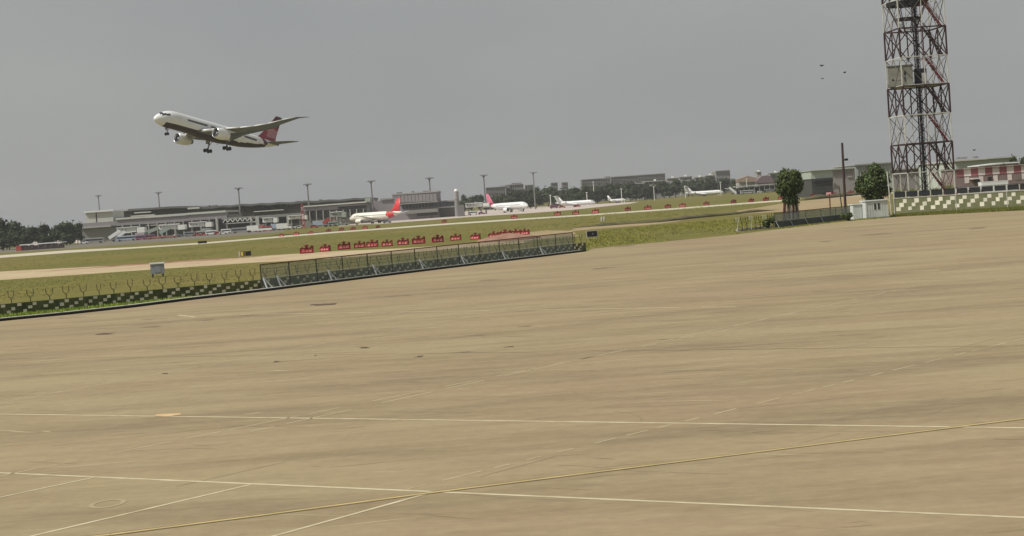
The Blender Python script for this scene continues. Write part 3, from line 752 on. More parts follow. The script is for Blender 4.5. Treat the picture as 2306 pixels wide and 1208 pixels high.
for where, lst in BELTS:
    if where.startswith('left'): tail = 'in the clump left of the terminal'
    else: tail = 'behind the ' + where
    for i, (x, Y, yt, w) in enumerate(sorted(lst)):
        if where.startswith('left'): Y += 115
        adj = 'tall' if yt < sorted(v[2] for v in lst)[len(lst) // 2] else 'lower'
        far_tree(x, Y, yt, w, f'{adj} dark tree, {ORD[i]} from the left {tail}', 'far trees beyond the airfield')
far_tree(2285, 520, 352, 34, 'grey green tree at the right edge behind the long hangar roof', 'far trees beyond the airfield')
far_tree(2310, 500, 349, 40, 'rightmost tree, cut by the frame edge behind the checkered building', 'far trees beyond the airfield')
far_tree(2266, 440, 366, 16, 'small dark bush-like tree above the red and white checkered building', 'far trees beyond the airfield')
for i, (x, Y, yt, w, lb) in enumerate([(2026, 320, 415, 26, 'lime green shrub at the left foot of the lattice tower'), (2140, 322, 405, 24, 'lime green shrub at the right foot of the lattice tower'), (2058, 330, 420, 22, 'low yellow green shrub under the middle of the tower'), (2108, 330, 414, 20, 'yellow green shrub under the right half of the tower'), (1732, 226, 487, 22, 'dark leafy shrub at the left end of the screened fence'), (1908, 236, 480, 14, 'dark weeds between the screened fence and the lean-to hut')]):
    p = gp(x, Y); h = zat(x, yt, Y)
    t = thing('shrub', lb, 'shrub', (p.x, p.y, 0)); r = random.Random(i)
    lob = [(r.uniform(-.6, .6), r.uniform(-.5, .5), h * r.uniform(.3, .75), w * Y / FPX * .36, h * .26) for _ in range(5)]
    link('foliage', leaf_mesh('foliage', 60 + i, lob, 420, .2, 'leaf_lime' if i < 4 else 'leaf_near', core=.6), t); link('stem', trunk_mesh('stem', h * .6, .07, i), t)

# ------------------------------------------------------------------ grass growing in tufts
def inpoly(x, y, poly):
    c = False; n = len(poly)
    for i in range(n):
        x1, y1 = poly[i][0], poly[i][1]; x2, y2 = poly[i - 1][0], poly[i - 1][1]
        if (y1 > y) != (y2 > y) and x < (x2 - x1) * (y - y1) / (y2 - y1) + x1: c = not c
    return c
def tufts(name, poly, N, h, w, m, seed, thin=0.0):
    r = random.Random(seed); mb = MB(); xs = [p[0] for p in poly]; ys = [p[1] for p in poly]; k = 0; tries = 0
    while k < N and tries < N * 12:
        tries += 1; x, y = r.uniform(min(xs), max(xs)), r.uniform(min(ys), max(ys))
        if not inpoly(x, y, poly): continue
        if thin and mnoise.noise(Vector((x * .06, y * .02, 0))) < r.uniform(-.6, .5) * thin: continue
        for _ in range(3):
            a = r.uniform(0, 2 * PI); hh = h * r.uniform(.5, 1.3); dx, dy = math.cos(a), math.sin(a); ww = w * r.uniform(.6, 1.3); q = r.uniform(-.3, .3) * h
            ox, oy = x + r.uniform(-1, 1) * w * 1.5, y + r.uniform(-1, 1) * w * 1.5
            mb.add([(ox - dx * ww, oy - dy * ww, 0), (ox + dx * ww, oy + dy * ww, 0), (ox + q, oy + q, hh)], [(0, 1, 2)])
        k += 1
    return mb.build(name, m, kind='stuff')
KO = off(KL, .45); WO = [p + Vector((.1, -.15, 0)) for p in WL]
tufts('verge_grass', [(p.x, p.y) for p in KO[:6]] + [(p.x, p.y) for p in reversed(WO[:5])], 9000, .16, .06, 'grass_fresh', 1)
tufts('field_grass', [(p.x, p.y) for p in px((-20, 690), (420, 645), (590, 630), (1300, 545), (1300, 538), (590, 594), (0, 634), (-20, 636))], 1500, .07, .10, 'grass_blade', 2, .5)
tufts('field_grass', [(p.x, p.y) for p in px((-20, 612), (590, 575), (1140, 528), (1140, 505), (600, 540), (-20, 588))], 900, .08, .2, 'grass_blade', 3, .5)
tufts('field_grass', [(p.x, p.y) for p in px((1320, 558), (1480, 545), (1660, 527), (1745, 512), (1745, 485), (1480, 508), (1320, 524))], 5000, .12, .10, 'grass_blade', 4, .5)
tufts('field_grass', [(p.x, p.y) for p in px((1160, 520), (1480, 497), (1690, 464), (1690, 458), (1160, 496))], 600, .1, .28, 'grass_blade', 5, .5)
WQ0 = [(p.x, p.y) for p in px((2004, 489), (2160, 481), (2306, 474))] + [((QA + dq * u).x, (QA + dq * u).y - .1) for u in (LQ * .74, LQ * .4, 0)]
tufts('verge_grass', WQ0, 5200, .22, .07, 'grass_verge', 6)
tufts('verge_grass', [(p.x, p.y) for p in px((1745, 517.5), (1915, 498.5), (1990, 493), (1990, 491), (1915, 497), (1745, 515.5))], 500, .22, .06, 'grass_blade', 8)

# ------------------------------------------------------------------ earth banks, mound
def bank(name, pts, h, w, m, seed):
    r = random.Random(seed); line = fine_line(pts, 3.0); rings = []
    for i, p in enumerate(line):
        d = line[min(i + 1, len(line) - 1)] - line[max(i - 1, 0)]; d.z = 0; d.normalize(); nn = Vector((-d.y, d.x, 0))
        e = min(1, i / 3, (len(line) - 1 - i) / 3); hh = h * (.55 + .7 * abs(mnoise.noise(p * .12 + Vector((seed, 0, 0)))) + r.uniform(-.1, .12)) * (e * .9 + .1); ww = w * r.uniform(.8, 1.2)
        rings.append([p + nn * -ww + Vector((0, 0, -.05)), p - nn * ww * .45 + Vector((0, 0, hh * .75)), p + Vector((0, 0, hh)), p + nn * ww * .5 + Vector((0, 0, hh * .7)), p + nn * ww + Vector((0, 0, -.05))])
    mb = MB(); mb.loft(rings); return structure(mb.build(name, m, smooth=True))
bank('earth_bank', px((1278, 515), (1330, 511), (1400, 506), (1480, 501), (1560, 492), (1640, 484), (1740, 474)), .75, 2.2, 'bank_dark', 3)
bank('earth_bank', px((1800, 452), (1860, 447), (1930, 440), (2000, 436)), 1.6, 3.0, 'bank_dark', 4)
bank('earth_bank', px((80, 627 - 14), (300, 598), (480, 586), (590, 578)), .22, 1.2, 'soil_mound', 5)
pm = at(1145, 541); mo = MB(); rings = []
for i in range(7):
    t_ = i / 6; rr = (1 - t_ ** 1.3) * 1.0 + .02
    rings.append([(rr * 5.2 * math.cos(2 * PI * k / 22) * (1 + .18 * mnoise.noise(Vector((math.cos(2 * PI * k / 22) * 2, math.sin(2 * PI * k / 22) * 2, i * .4)))), rr * 5.5 * math.sin(2 * PI * k / 22), -.05 + 1.15 * t_ ** .8 + .10 * mnoise.noise(Vector((k * .7, i, 2)))) for k in range(22)])
mo.loft(rings); tag(mo.build('soil_heap', 'soil_mound', smooth=True, loc=(pm.x, pm.y, 0)), 'low reddish heap of soil beyond the right half of the mesh fence', 'soil heap')

# ------------------------------------------------------------------ red barriers
def make_barrier(loc):
    t = thing('red_barrier', '', 'barrier', loc, 0, 'red marker barriers in rows on the airfield')
    m = MB(); m.prism([(-.92, .10), (.92, .10), (.84, .52), (-.84, .52)], -.26, .26); m.build('body', 'barrier_red', t)
    for x, w in ((-.55, .36), (-.02, .30), (.48, .36)):
        m = MB(); m.box((x, -.262, .31), (w, .03, .26)); m.build('pale_panel', 'barrier_pink', t)
    m = MB(); m.box((0, 0, .06), (2.0, .6, .12)); m.build('base', 'barrier_dark_red', t)
    for x0, x1, z1 in ((-.85, -.6, 1.02), (-.35, .30, 1.2), (.35, -.3, 1.2), (.0, .02, 1.32), (.5, .78, 1.08)):
        m = MB(); m.bar((x0, 0, .45), (x1, 0, z1), .21, .14); m.build('spike', 'barrier_dark_red', t)
    m = MB(); m.box((.93, .02, .55), (.17, .3, 1.05)); m.build('end_post', 'barrier_dark_red', t)
    m = MB(); m.box((-.93, .02, .42), (.13, .3, .78)); m.build('end_post', 'barrier_dark_red', t)
    m = MB(); m.box((0, 0, .74), (1.8, .14, .2)); m.build('top_bar', 'barrier_dark_red', t)
    return t
bar0 = make_barrier((0, 0, 0)); first = True
def place_barrier(x, y, s, label, rz=0.0):
    global first
    rz *= 1.7; s *= rbx.uniform(.9, 1.12)
    t = bar0 if first else copy_tree(bar0); first = False
    p = at(x, y); t.location = (p.x, p.y, 0); t.rotation_euler = (0, 0, rz); t.scale = (s, s, s); t['label'] = label
rbx = random.Random(2)
near = [(691, 570.5), (733, 565.5), (775, 561.5), (810, 558.5), (838.5, 556.5), (872, 554.5), (908, 551.5), (943, 549), (986, 545.5), (1026.5, 541.5), (1071, 539)]
for i, (x, y) in enumerate(near):
    place_barrier(x, y + .5, 1.0, f'{ORD[i]} red barrier from the left in the near row behind the mesh fence', rbx.uniform(-.25, .25))
for i, (x, y) in enumerate([(1112, 536), (1138, 533.5), (1162, 531), (1182, 529)]):
    place_barrier(x, y, .95, f'{ORD[i]} from the left of the red barriers on the reddish soil heap', rbx.uniform(-.3, .3))
for i, (x, y) in enumerate([(634, 533), (667, 530), (700, 527), (740, 523), (769, 520), (795, 518), (822, 516), (851, 513.5)]):
    place_barrier(x, y, .85, f'{ORD[i]} small dark red barrier from the left before the parked red-tailed airliner', rbx.uniform(-.3, .3))
far_row = [(1000.5, 503), (1157.7, 494), (1255.5, 486.5), (1296.4, 484.5), (1341, 481.5), (1414, 476), (1459, 473.5), (1504, 470), (1537, 467.5), (1591, 463.5), (1652, 459), (1692, 456.5), (1725, 454), (1759, 451.5), (1831, 446), (1877, 442.5), (1916, 440)]
for i, (x, y) in enumerate(far_row):
    place_barrier(x, y - 1.2, 1.12 if i else .9, f'{ORD[i]} red barrier from the left in the long far row along the runway', rbx.uniform(-.3, .3))

# ------------------------------------------------------------------ small signs and boxes on the grass
p = at(550, 580.5); s_ = thing('airfield_sign', 'black airfield sign with a yellow left end standing on the grass', 'sign', (p.x, p.y, 0))
m = MB(); m.box((.28, 0, .62), (1.75, .16, .74)); m.build('black_panel', 'sign_black', s_)
m = MB(); m.box((-.72, -.02, .60), (.22, .2, .86)); m.build('end_panel', 'sign_pale', s_)
m = MB(); m.box((-.30, -.095, .62), (.42, .02, .62)); m.build('yellow_panel', 'sign_yellow', s_, label='yellow panel at the left of the sign')
m = MB(); m.box((.18, -.095, .62), (.05, .02, .66)); m.build('divider', 'sign_yellow', s_)
for x in (-.5, .3, 1.0): m = MB(); m.box((x, 0, .13), (.08, .08, .26)); m.build('leg', 'sign_pale', s_)
p = at(1334, 541); s_ = thing('airfield_sign', 'black rectangular sign in a pale frame past the right end of the mesh fence', 'sign', (p.x, p.y, 0), rz=.1)
m = MB(); m.box((0, 0, .84), (1.62, .12, .92)); m.build('frame', 'sign_pale', s_)
m = MB(); m.box((0, -.075, .86), (1.4, .03, .74)); m.build('panel', 'sign_black', s_)
m = MB(); m.box((.12, -.10, .86), (.12, .02, .2)); m.build('mark', 'box_grey', s_)
for x in (-.6, .6): m = MB(); m.box((x, 0, .2), (.08, .08, .4)); m.build('leg', 'sign_pale', s_)
p = at(456, 550); s_ = thing('airfield_sign', 'low dark sign board at the runway edge left of the yellow-ended sign', 'sign', (p.x, p.y, 0))
m = MB(); m.box((0, 0, .55), (2.6, .2, .72)); m.build('panel', 'sign_black', s_)
for x in (-1, 1): m = MB(); m.box((x, 0, .1), (.1, .1, .2)); m.build('leg', 'sign_pale', s_)
p = at(356, 624); s_ = thing('equipment_box', 'grey equipment box with a white lid on short legs beside the sandy track', 'box', (p.x, p.y, 0), rz=.12)
m = MB(); m.box((0, 0, 1.0), (1.55, 1.1, 1.12)); m.build('body', 'box_grey', s_)
m = MB(); m.box((0, 0, 1.64), (1.78, 1.3, .16)); m.build('lid', 'white_paint', s_)
m = MB(); m.box((0, 0, .40), (1.4, 1.0, .08)); m.build('frame', 'sign_pale', s_)
for x in (-.6, .6):
    for y in (-.4, .4): m = MB(); m.box((x, y, .18), (.12, .12, .36)); m.build('leg', 'post_dark', s_)
m = MB(); m.box((.1, -.57, 1.0), (.7, .02, .9)); m.build('door', 'box_grey', s_)
for i, x in enumerate((1355, 1361)):
    p = at(x, 499.5 - i * .4); m = MB(); m.tube([(0, 0, 0), (0, 0, .55), (.05, 0, .9), (.02, 0, 1.15)], [.16, .2, .16, .09], 8)
    tag(m.build('marker_post', 'sign_pale', loc=(p.x, p.y, 0)), ('left' if i == 0 else 'right') + ' one of two short pale marker posts on the grass past the black sign', 'marker post', 'pale marker posts')
# post with red plate right of the round tree
p = gp(1871, 262); pl = thing('sign_post', 'thin dark red post with a pale head between the two near trees', 'post', (p.x, p.y, 0))
m = MB(); m.tube([(0, 0, 0), (0, 0, zat(1869, 437, 262))], .1, 7); m.build('pole', 'bark_red', pl)
m = MB(); m.box((-.1, 0, zat(1869, 436, 262)), (.75, .1, .35)); m.build('plate', 'barrier_pink', pl)
# tall dark pole with a lamp
p = gp(1905, 262); pl = thing('lamp_post', 'tall dark brown pole with one small lamp left of the tower', 'lamp post', (p.x, p.y, 0))
ztop = zat(1899, 322, 262); zl = zat(1903, 360, 262)
m = MB(); m.tube([(0, 0, 0), (.05, 0, ztop * .5), (.12, 0, ztop)], [.21, .2, .17], 10); m.build('pole', 'pole_brown', pl)
m = MB(); m.bar((.1, 0, zl - .1), (.45, -.2, zl), .08); m.build('bracket', 'pole_brown', pl)
m = MB(); m.box((.55, -.25, zl), (.5, .4, .34)); m.build('lamp_head', 'steel_black', pl)
p = gp(1898, 266); m = MB(); m.tube([(0, 0, 0), (-.3, 0, zat(1894, 418, 266))], [.12, .08], 6); tag(m.build('post', 'bark', loc=(p.x, p.y, 0)), 'short leaning post at the foot of the tall dark pole', 'post')

# ------------------------------------------------------------------ aircraft
def superellipse_ring(x, zc, ry, rz_, n=28):
    return [(x, ry * math.cos(2 * PI * k / n), zc + rz_ * math.sin(2 * PI * k / n)) for k in range(n)]
def fuselage_mesh(L, R, mats, mfun, nose=2.9, tail=.62, n=28, up=.62, nst=46):
    rings = []; ln = nose * R; xt = L * tail
    def prof(x):
        if x < ln: q = 1 - x / ln; r = R * max(0, 1 - q ** 2.1) ** .60; zc = -.36 * R * q ** 1.7
        elif x > xt: q = (x - xt) / (L - xt); r = R * (1 - .90 * q ** 1.75); zc = R * up * q ** 1.7
        else: r = R; zc = 0
        return max(r, .04 * R), zc
    for i in range(nst + 1):
        u = i / nst; x = L * (u ** 1.25 if u < .4 else .4 ** 1.25 + (u - .4) / .6 * (1 - .4 ** 1.25)) + (.02 if i == 0 else 0)
        r, zc = prof(x); rings.append(superellipse_ring(x, zc, r, r * 1.02, n))
    mb = MB(); mb.loft(rings, True, mfun); return mb.mesh('fuselage', mats, True), prof
def foil(y, xle, ch, z, th, vertical=False):
    prof = [(0, 0), (.03, .38), (.12, .72), (.3, .98), (.55, .82), (.8, .42), (1, .05), (1, -.05), (.8, -.28), (.5, -.52), (.25, -.6), (.08, -.42)]
    if vertical: return [(xle + ch * a, th * ch * b * .5, z) for a, b in [(a, b if b >= 0 else b * 1.5) for a, b in prof]]
    return [(xle + ch * a, y, z + th * ch * b * .5) for a, b in prof]
def surf(st_, sgn=1, th=.11, vertical=False):
    mb = MB(); rings = [foil(sgn * s[0], s[1], s[2], s[3], s[4] if len(s) > 4 else th, vertical) for s in st_]
    fine = []
    for a, b in zip(rings[:-1], rings[1:]):
        for j in range(3): fine.append([Vector(p).lerp(Vector(q), j / 3) for p, q in zip(a, b)])
    fine.append(rings[-1]); mb.loft(fine); return mb
def nacelle(parent, x, y, z, r, L, m='white_paint', pyl=None):
    prof = [(0.03, .80), (0, .88), (.04, .95), (.14, 1.02), (.35, 1.05), (.6, 1.0), (.85, .86), (1.0, .74)]
    n = 24
    def ring(xx, rr): return [(x + xx * L, y + rr * r * math.cos(2 * PI * k / n), z + rr * r * math.sin(2 * PI * k / n)) for k in range(n)]
    mb = MB(); mb.loft([ring(*q) for q in prof[2:]], cap=False); eo = mb.build('engine', m, parent, smooth=True)
    mb = MB(); mb.loft([ring(.30, .74), ring(.14, .78), ring(*prof[0]), ring(*prof[1]), ring(*prof[2])], cap=False); mb.build('intake_lip', 'lip_metal', eo, smooth=True)
    mb = MB(); mb.loft([ring(.17, .80), ring(.22, .80), ring(.24, .30)]); mb.build('fan', 'fan_dark', eo)
    mb = MB(); mb.loft([ring(.08, .04), ring(.12, .14), ring(.17, .22)]); mb.build('spinner', 'plane_grey', eo, smooth=True)
    mb = MB(); mb.loft([ring(.97, .70), ring(1.02, .60), ring(1.22, .42), ring(1.26, .2)]); mb.build('exhaust', 'gear_metal', eo, smooth=True)
    if pyl:
        mb = MB(); (x0, x1, zt0) = pyl; w = .16
        vs = []
        for yy in (y - w, y + w): vs += [(x + .16 * L, yy, z + r * 1.0), (x + 1.1 * L, yy, z + r * .55), (x1, yy, zt0 - .1), (x0, yy, zt0 + .1)]
        mb.add(vs, [(0, 1, 2, 3), (7, 6, 5, 4), (0, 4, 5, 1), (1, 5, 6, 2), (2, 6, 7, 3), (3, 7, 4, 0)]); mb.build('pylon', m, parent)
    return eo
def wheels(parent, x, y, ztop, zc, r, pairs, strut=.18, nm='landing_gear', side=0):
    mb = MB(); mb.tube([(x, y - side * .6, ztop), (x, y, zc)], strut, 8); mb.bar((x + 1.3, y - side * .8, ztop), (x + .1, y, zc + (ztop - zc) * .35), strut * .9)
    go = mb.build(nm, 'gear_metal', parent)
    for dx in pairs:
        for dy in (-.55, .55):
            if r < .4: dy *= .55
            w = MB(); n = 14; rr = r
            prof = [(-.22, .55), (-.22, .85), (-.12, 1), (.12, 1), (.22, .85), (.22, .55)]
            w.loft([[(x + dx + rr * q * math.cos(2 * PI * k / n), y + dy * (r / .5) ** .5 + t_ * rr * 1.3, zc + rr * q * math.sin(2 * PI * k / n)) for k in range(n)] for t_, q in prof])
            w.build('wheel', 'tyre_rubber', go)
    if len(pairs) > 1: w = MB(); w.bar((x + pairs[0], y, zc), (x + pairs[-1], y, zc), .22); w.build('bogie_beam', 'gear_metal', go)
    w = MB(); w.box((x - .1, y + (side or 1) * .55, ztop - .75), (1.3 if nm == 'landing_gear' else .9, .07, 1.3)); w.build('gear_door', 'plane_grey', go)
    return go
def set_pose(t, nose, yaw, pitch=0.0, roll=0.0, face_right=False):
    """local axes: x runs aft from the nose, z up; yaw turns the aft direction"""
    t.matrix_world = Matrix.Translation(nose) @ Matrix.Rotation(yaw, 4, 'Z') @ Matrix.Rotation(pitch, 4, 'Y') @ Matrix.Rotation(roll, 4, 'X')

# --- the airliner climbing out (57 m long, gear down)
air = thing('climbing_airliner', 'white twin-engine airliner with red tail climbing in the sky with its wheels down', 'airliner')
LA, RA_ = 56.0, 2.95
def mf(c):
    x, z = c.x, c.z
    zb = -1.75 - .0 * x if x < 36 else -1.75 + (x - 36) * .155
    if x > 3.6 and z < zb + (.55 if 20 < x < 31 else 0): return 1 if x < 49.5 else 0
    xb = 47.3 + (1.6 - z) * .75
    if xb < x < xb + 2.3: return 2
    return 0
fm, prof = fuselage_mesh(LA, RA_, ['white_paint', 'shaded_belly_red', 'fin_maroon'], mf, nose=2.7, tail=.60, n=64, nst=110)
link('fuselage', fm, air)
def side_y(x, z):
    r, zc = prof(x); q = max(0, r * r - (z - zc) ** 2 / 1.04); return math.sqrt(q)
for sgn in (-1, 1):
    for (xa, xb_, mm) in ((12.2, 20.4, 'window_dark'), (22.6, 33.0, 'window_dark'), (38.0, 43.8, 'window_dark')):
        mb = MB(); x = xa
        while x < xb_:
            z = .62; y = side_y(x, z) * sgn
            mb.box((x, y, z), (.44, .10, .58)); x += .58
        mb.build('window_row', mm, air, kind='stuff')
        mb = MB(); x = xa - .3
        while x < xb_ + .3:
            for z in (.98,): mb.bar((x, (side_y(x, z) + .012) * sgn, z), (x + .62, (side_y(x + .6, z) + .012) * sgn, z), .03, .13)
            x += .6
        mb.build('window_trim', 'fin_maroon', air, kind='stuff')
    mb = MB()
    for xa_, xb_, ta0, ta1 in ((1.5, 2.6, 47, 88), (1.9, 3.4, 26, 46.5), (3.3, 4.7, 20, 36)):
        for iu in range(3):
            for iv in range(4):
                vs = []
                for ex in (-.10, .055):
                    for u, v in ((iu, iv), (iu + 1, iv), (iu + 1, iv + 1), (iu, iv + 1)):
                        xx = xa_ + (xb_ - xa_) * u / 3 + .25 * (v / 4) * (1 - u / 3); q = math.radians(ta0 + (ta1 - ta0) * v / 4)
                        r, zc = prof(xx); vs.append((xx, sgn * (r + ex) * math.cos(q), zc + (r * 1.02 + ex) * math.sin(q)))
                mb.add(vs, [(0, 1, 2, 3), (7, 6, 5, 4), (0, 4, 5, 1), (1, 5, 6, 2), (2, 6, 7, 3), (3, 7, 4, 0)])
    mb.build('cockpit_window', 'window_dark', air)
    for x in (8.6, 21.5, 34.6, 45.3):
        mb = MB(); y = (side_y(x, .2) + .01) * sgn
        for dx, dz, w, h in ((-.5, 0, .05, 1.8), (.5, 0, .05, 1.8), (0, .9, 1.0, .05)): mb.box((x + dx, (side_y(x, .2 + dz) + .005) * sgn, .2 + dz), (w, .04, h if h < 1 else .6))
        mb.build('door_outline', 'box_grey', air)
    # registration letters stand beside the rear doors as a small dark row of strokes
    WST = [(2.0, 16.6, 14.2, -1.75, .13), (3.4, 18.3, 12.3, -1.45, .12), (6.5, 20.4, 9.6, -.95, .11), (9.9, 22.9, 7.6, -.45, .10), (14, 25.5, 6.2, .05, .095), (18, 28.1, 5.1, .75, .09), (22, 30.7, 4.1, 1.8, .085), (26, 33.5, 3.0, 3.35, .08), (28.6, 36.8, 1.8, 4.75, .08), (30.0, 41.2, .7, 5.7, .08)]
    wing = surf(WST, sgn).build('wing', 'wing_grey', air, smooth=True)
    fl = MB()
    for s0, s1 in ((WST[1], WST[3]), (WST[3], WST[6])):      # drooped flaps
        a0 = Vector((s0[1] + s0[2] * .93, sgn * s0[0], s0[3] - .05)); a1 = Vector((s1[1] + s1[2] * .93, sgn * s1[0], s1[3] - .05))
        vs = [a0, a1, a1 + Vector((s1[2] * .16, 0, -s1[2] * .06)), a0 + Vector((s0[2] * .14, 0, -s0[2] * .06))]; vs += [v + Vector((0, 0, -.12)) for v in vs]
        fl.add(vs, [(0, 1, 2, 3), (7, 6, 5, 4), (0, 4, 5, 1), (1, 5, 6, 2), (2, 6, 7, 3), (3, 7, 4, 0)])
    fl.build('flap', 'wing_grey', wing)
    le = MB()
    for s0, s1 in zip(WST[2:-2], WST[3:-1]):
        le.tube([(s0[1] - .05, sgn * s0[0], s0[3]), (s1[1] - .05, sgn * s1[0], s1[3])], [s0[2] * .028 + .05, s1[2] * .028 + .05], 8)
    for s0, s1 in zip(WST[1:3], WST[2:4]): le.tube([(s0[1] - .45, sgn * s0[0], s0[3] - .25), (s1[1] - .45, sgn * s1[0], s1[3] - .25)], .42, 8)
    le.build('leading_edge', 'white_paint', wing, smooth=True)
    for yy, xx, zz in ((7.2, 29.0, -1.05), (13.2, 31.0, .1), (18.0, 32.8, 1.3)):
        mb = MB(); mb.tube([(xx - 2.4, sgn * yy, zz - .1), (xx - 1, sgn * yy, zz - .35), (xx + 1.2, sgn * yy, zz - .2)], [.1, .3, .06], 8); mb.build('flap_fairing', 'wing_grey', wing)
    nacelle(air, 18.3, sgn * 9.8, -2.85, 1.86, 5.7, pyl=(23.2, 27.5, -.75))
    ts = surf([(.6, 49.2, 5.4, 1.35, .10), (4.5, 51.9, 3.7, 1.75, .09), (8.4, 54.6, 2.2, 2.15, .08), (9.7, 56.4, 1.0, 2.3, .08)], sgn).build('tailplane', 'wing_grey', air, smooth=True)
bf = MB(); bf.loft([[(x, 2.6 * s_ * math.cos(2 * PI * k / 20), -1.75 + 1.75 * s_ * math.sin(2 * PI * k / 20)) for k in range(20)] for x, s_ in ((16.2, .3), (18.0, .86), (20.5, 1.0), (28, 1.0), (31.5, .84), (34, .3))]); bf.build('belly_fairing', 'shaded_belly_red', air, smooth=True)
FIN = [(2.2, 45.6, 9.4), (4.0, 47.6, 7.5), (7.0, 50.3, 5.6), (10.0, 52.8, 4.0), (11.9, 54.3, 2.9)]
mb = MB(); rings = []
for z, xle, ch in FIN: rings.append(foil(0, xle, ch, z, .10, True))
fr_ = []
for a, b in zip(rings[:-1], rings[1:]):
    for j in range(6): fr_.append([Vector(p).lerp(Vector(q), j / 6) for p, q in zip(a, b)])
fr_.append(rings[-1])
mb.loft(fr_, True, lambda c: 1 if (c.z > 7.5 or c.x < 47.6 + (c.z - 3.2) * .86) else 0); fin = mb.build('fin', ['fin_red', 'fin_maroon'], air, smooth=True)
rr_ = random.Random(4)
for sgn in (-1, 1):
    for i in range(8):
        x0 = 49.6 + i * .62; mb = MB(); z0 = 3.5; z1 = 7.0 - abs(i - 4) * .2; y = sgn * .33
        mb.add([(x0, y, z0), (x0 + .24, y, z0), (x0 + 1.35, sgn * .27, z1), (x0 + 1.12, sgn * .27, z1)] + [(x0, y * .5, z0), (x0 + .24, y * .5, z0), (x0 + 1.35, sgn * .1, z1), (x0 + 1.12, sgn * .1, z1)], [(0, 1, 2, 3), (7, 6, 5, 4), (0, 4, 5, 1), (1, 5, 6, 2), (2, 6, 7, 3), (3, 7, 4, 0)])
        mb.build('fin_stripe', 'fin_ray', fin)
mb = MB(); mb.tube([(55.6, 0, 1.75), (56.6, 0, 1.85)], [.42, .3], 12); mb.build('tail_exhaust', 'fan_dark', air)
wheels(air, 5.9, 0, -2.3, -5.1, .52, (0,), .14, 'nose_gear')
for sgn in (-1, 1): wheels(air, 28.4, sgn * 4.9, -1.9, -5.75, .68, (-.78, .78), .24, 'landing_gear', sgn)
mb = MB(); mb.tube([(27.2, -1.2, -3.2), (27.4, -1.2, -4.4)], [.08, .1], 6); mb.build('ram_air_turbine', 'gear_metal', air)
# pose from the photograph (nose, course, climb)
NOSE_POSE = (-114.87, 562.0, 42.97, math.radians(51.6), math.radians(12.9), math.radians(-.75))
set_pose(air, Vector(NOSE_POSE[:3]), *NOSE_POSE[3:])

# --- parked aircraft
def parked(name, label, L, R, gearh, nose, yaw, finspec, tails, wing, eng, finmat, tailband=None, pinkbody=None, mwing='white_paint', body='white_paint'):
    t = thing(name, label, 'airliner')
    def mfun(c):
        if tailband and c.x > tailband[0] - c.z * .5 and c.x < tailband[1] - c.z * .4: return 1
        if c.z < -R * .62 and .12 * L < c.x < .8 * L: return 2
        return 0
    fm, pf = fuselage_mesh(L, R, [body, finmat, 'plane_grey'], mfun, n=24, nst=44)
    link('fuselage', fm, t)
    def sy(x, z): r, zc = pf(x); return math.sqrt(max(0, r * r - (z - zc) ** 2))
    for sgn in (-1, 1):
        mb = MB(); x = L * .14
        while x < L * .74: mb.box((x, sgn * sy(x, .25 * R), .25 * R), (.26, .06, .36)); x += .55
        mb.build('window_row', 'window_dark', t, kind='stuff')
        mb = MB(); x = R * .85; z = .18 * R
        for dx in (0, .55, 1.05): mb.box((x + dx, sgn * (sy(x + dx, z + dx * .3) - .02), z + dx * .3), (.48, .08, .5))
        mb.build('cockpit_window', 'window_dark', t)
        surf([(R * .4, *wing[0]), (wing[3][0], *wing[1]), (wing[3][1], *wing[2])], sgn, .11).build('wing', mwing, t, smooth=True)
        surf([(tails[2][0], *tails[0]), (tails[2][1], *tails[1])], sgn, .09).build('tailplane', mwing, t, smooth=True)
        (ex, ey, ez, er_, el, pyl) = eng; nacelle(t, ex, sgn * ey, ez, er_, el, mwing if body == 'white_paint' else body, pyl)
        wheels(t, L * .50, sgn * R * 1.2, -R * .8, -gearh + .55, .5, (0,), .14, 'landing_gear', sgn)
    mb = MB(); rings = [foil(0, x, c, z, .10, True) for z, x, c in finspec]; mb.loft(rings); mb.build('fin', finmat if finmat else body, t, smooth=True)
    wheels(t, L * .13, 0, -R * .8, -gearh + .4, .38, (0,), .1, 'nose_gear')
    set_pose(t, Vector((nose.x, nose.y, gearh)), yaw)
    return t
pn = gp(789, 850)
def aft(L, xpx, Y, nose, sgn):           # yaw that makes the body span the photographed columns
    w = abs(gp(xpx, Y).x - nose.x); return math.acos(min(.98, w / L))
A320 = dict(L=37.6, R=2.0, gearh=3.7, wing=((12.5, 6.6, -.9), (16.2, 3.9, -.35), (22.5, 1.4, .9), (5.8, 16.8)), tails=((32.2, 3.6, .8), (35.2, 1.5, 1.5), (.4, 6.2)), eng=(11.0, 5.75, -2.0, 1.15, 3.6, (13.6, 16.5, -.7)), finspec=[(1.4, 29.6, 6.6), (3.2, 31.4, 4.9), (8.0, 35.0, 2.3)])
ta_ = parked('parked_airliner', 'cream white airliner with bright red tail parked nose left by the terminal', nose=pn, yaw=math.radians(-42), finmat='bright_red', tailband=(28.2, 32.8), body='warm_white_paint', **A320)
pn = gp(1190, 960)
parked('parked_airliner', 'white airliner with pink tail parked nose right beside the jet bridges', nose=pn, yaw=PI - math.radians(50), finmat='pink_paint', tailband=(31.5, 38), **{**A320, 'L': 36.0})
CRJ = dict(L=27.0, R=1.35, gearh=2.5, wing=((11.0, 5.0, -1.0), (13.2, 3.0, -.8), (17.5, 1.0, .1), (2.8, 10.5)), tails=((24.6, 2.6, 5.1), (26.4, 1.2, 5.0), (.1, 4.2)), eng=(18.6, 2.5, .75, .72, 3.4, None), finspec=[(.9, 20.6, 5.2), (2.4, 22.4, 3.8), (5.2, 25.0, 2.5)])
pn = gp(1341, 1060)
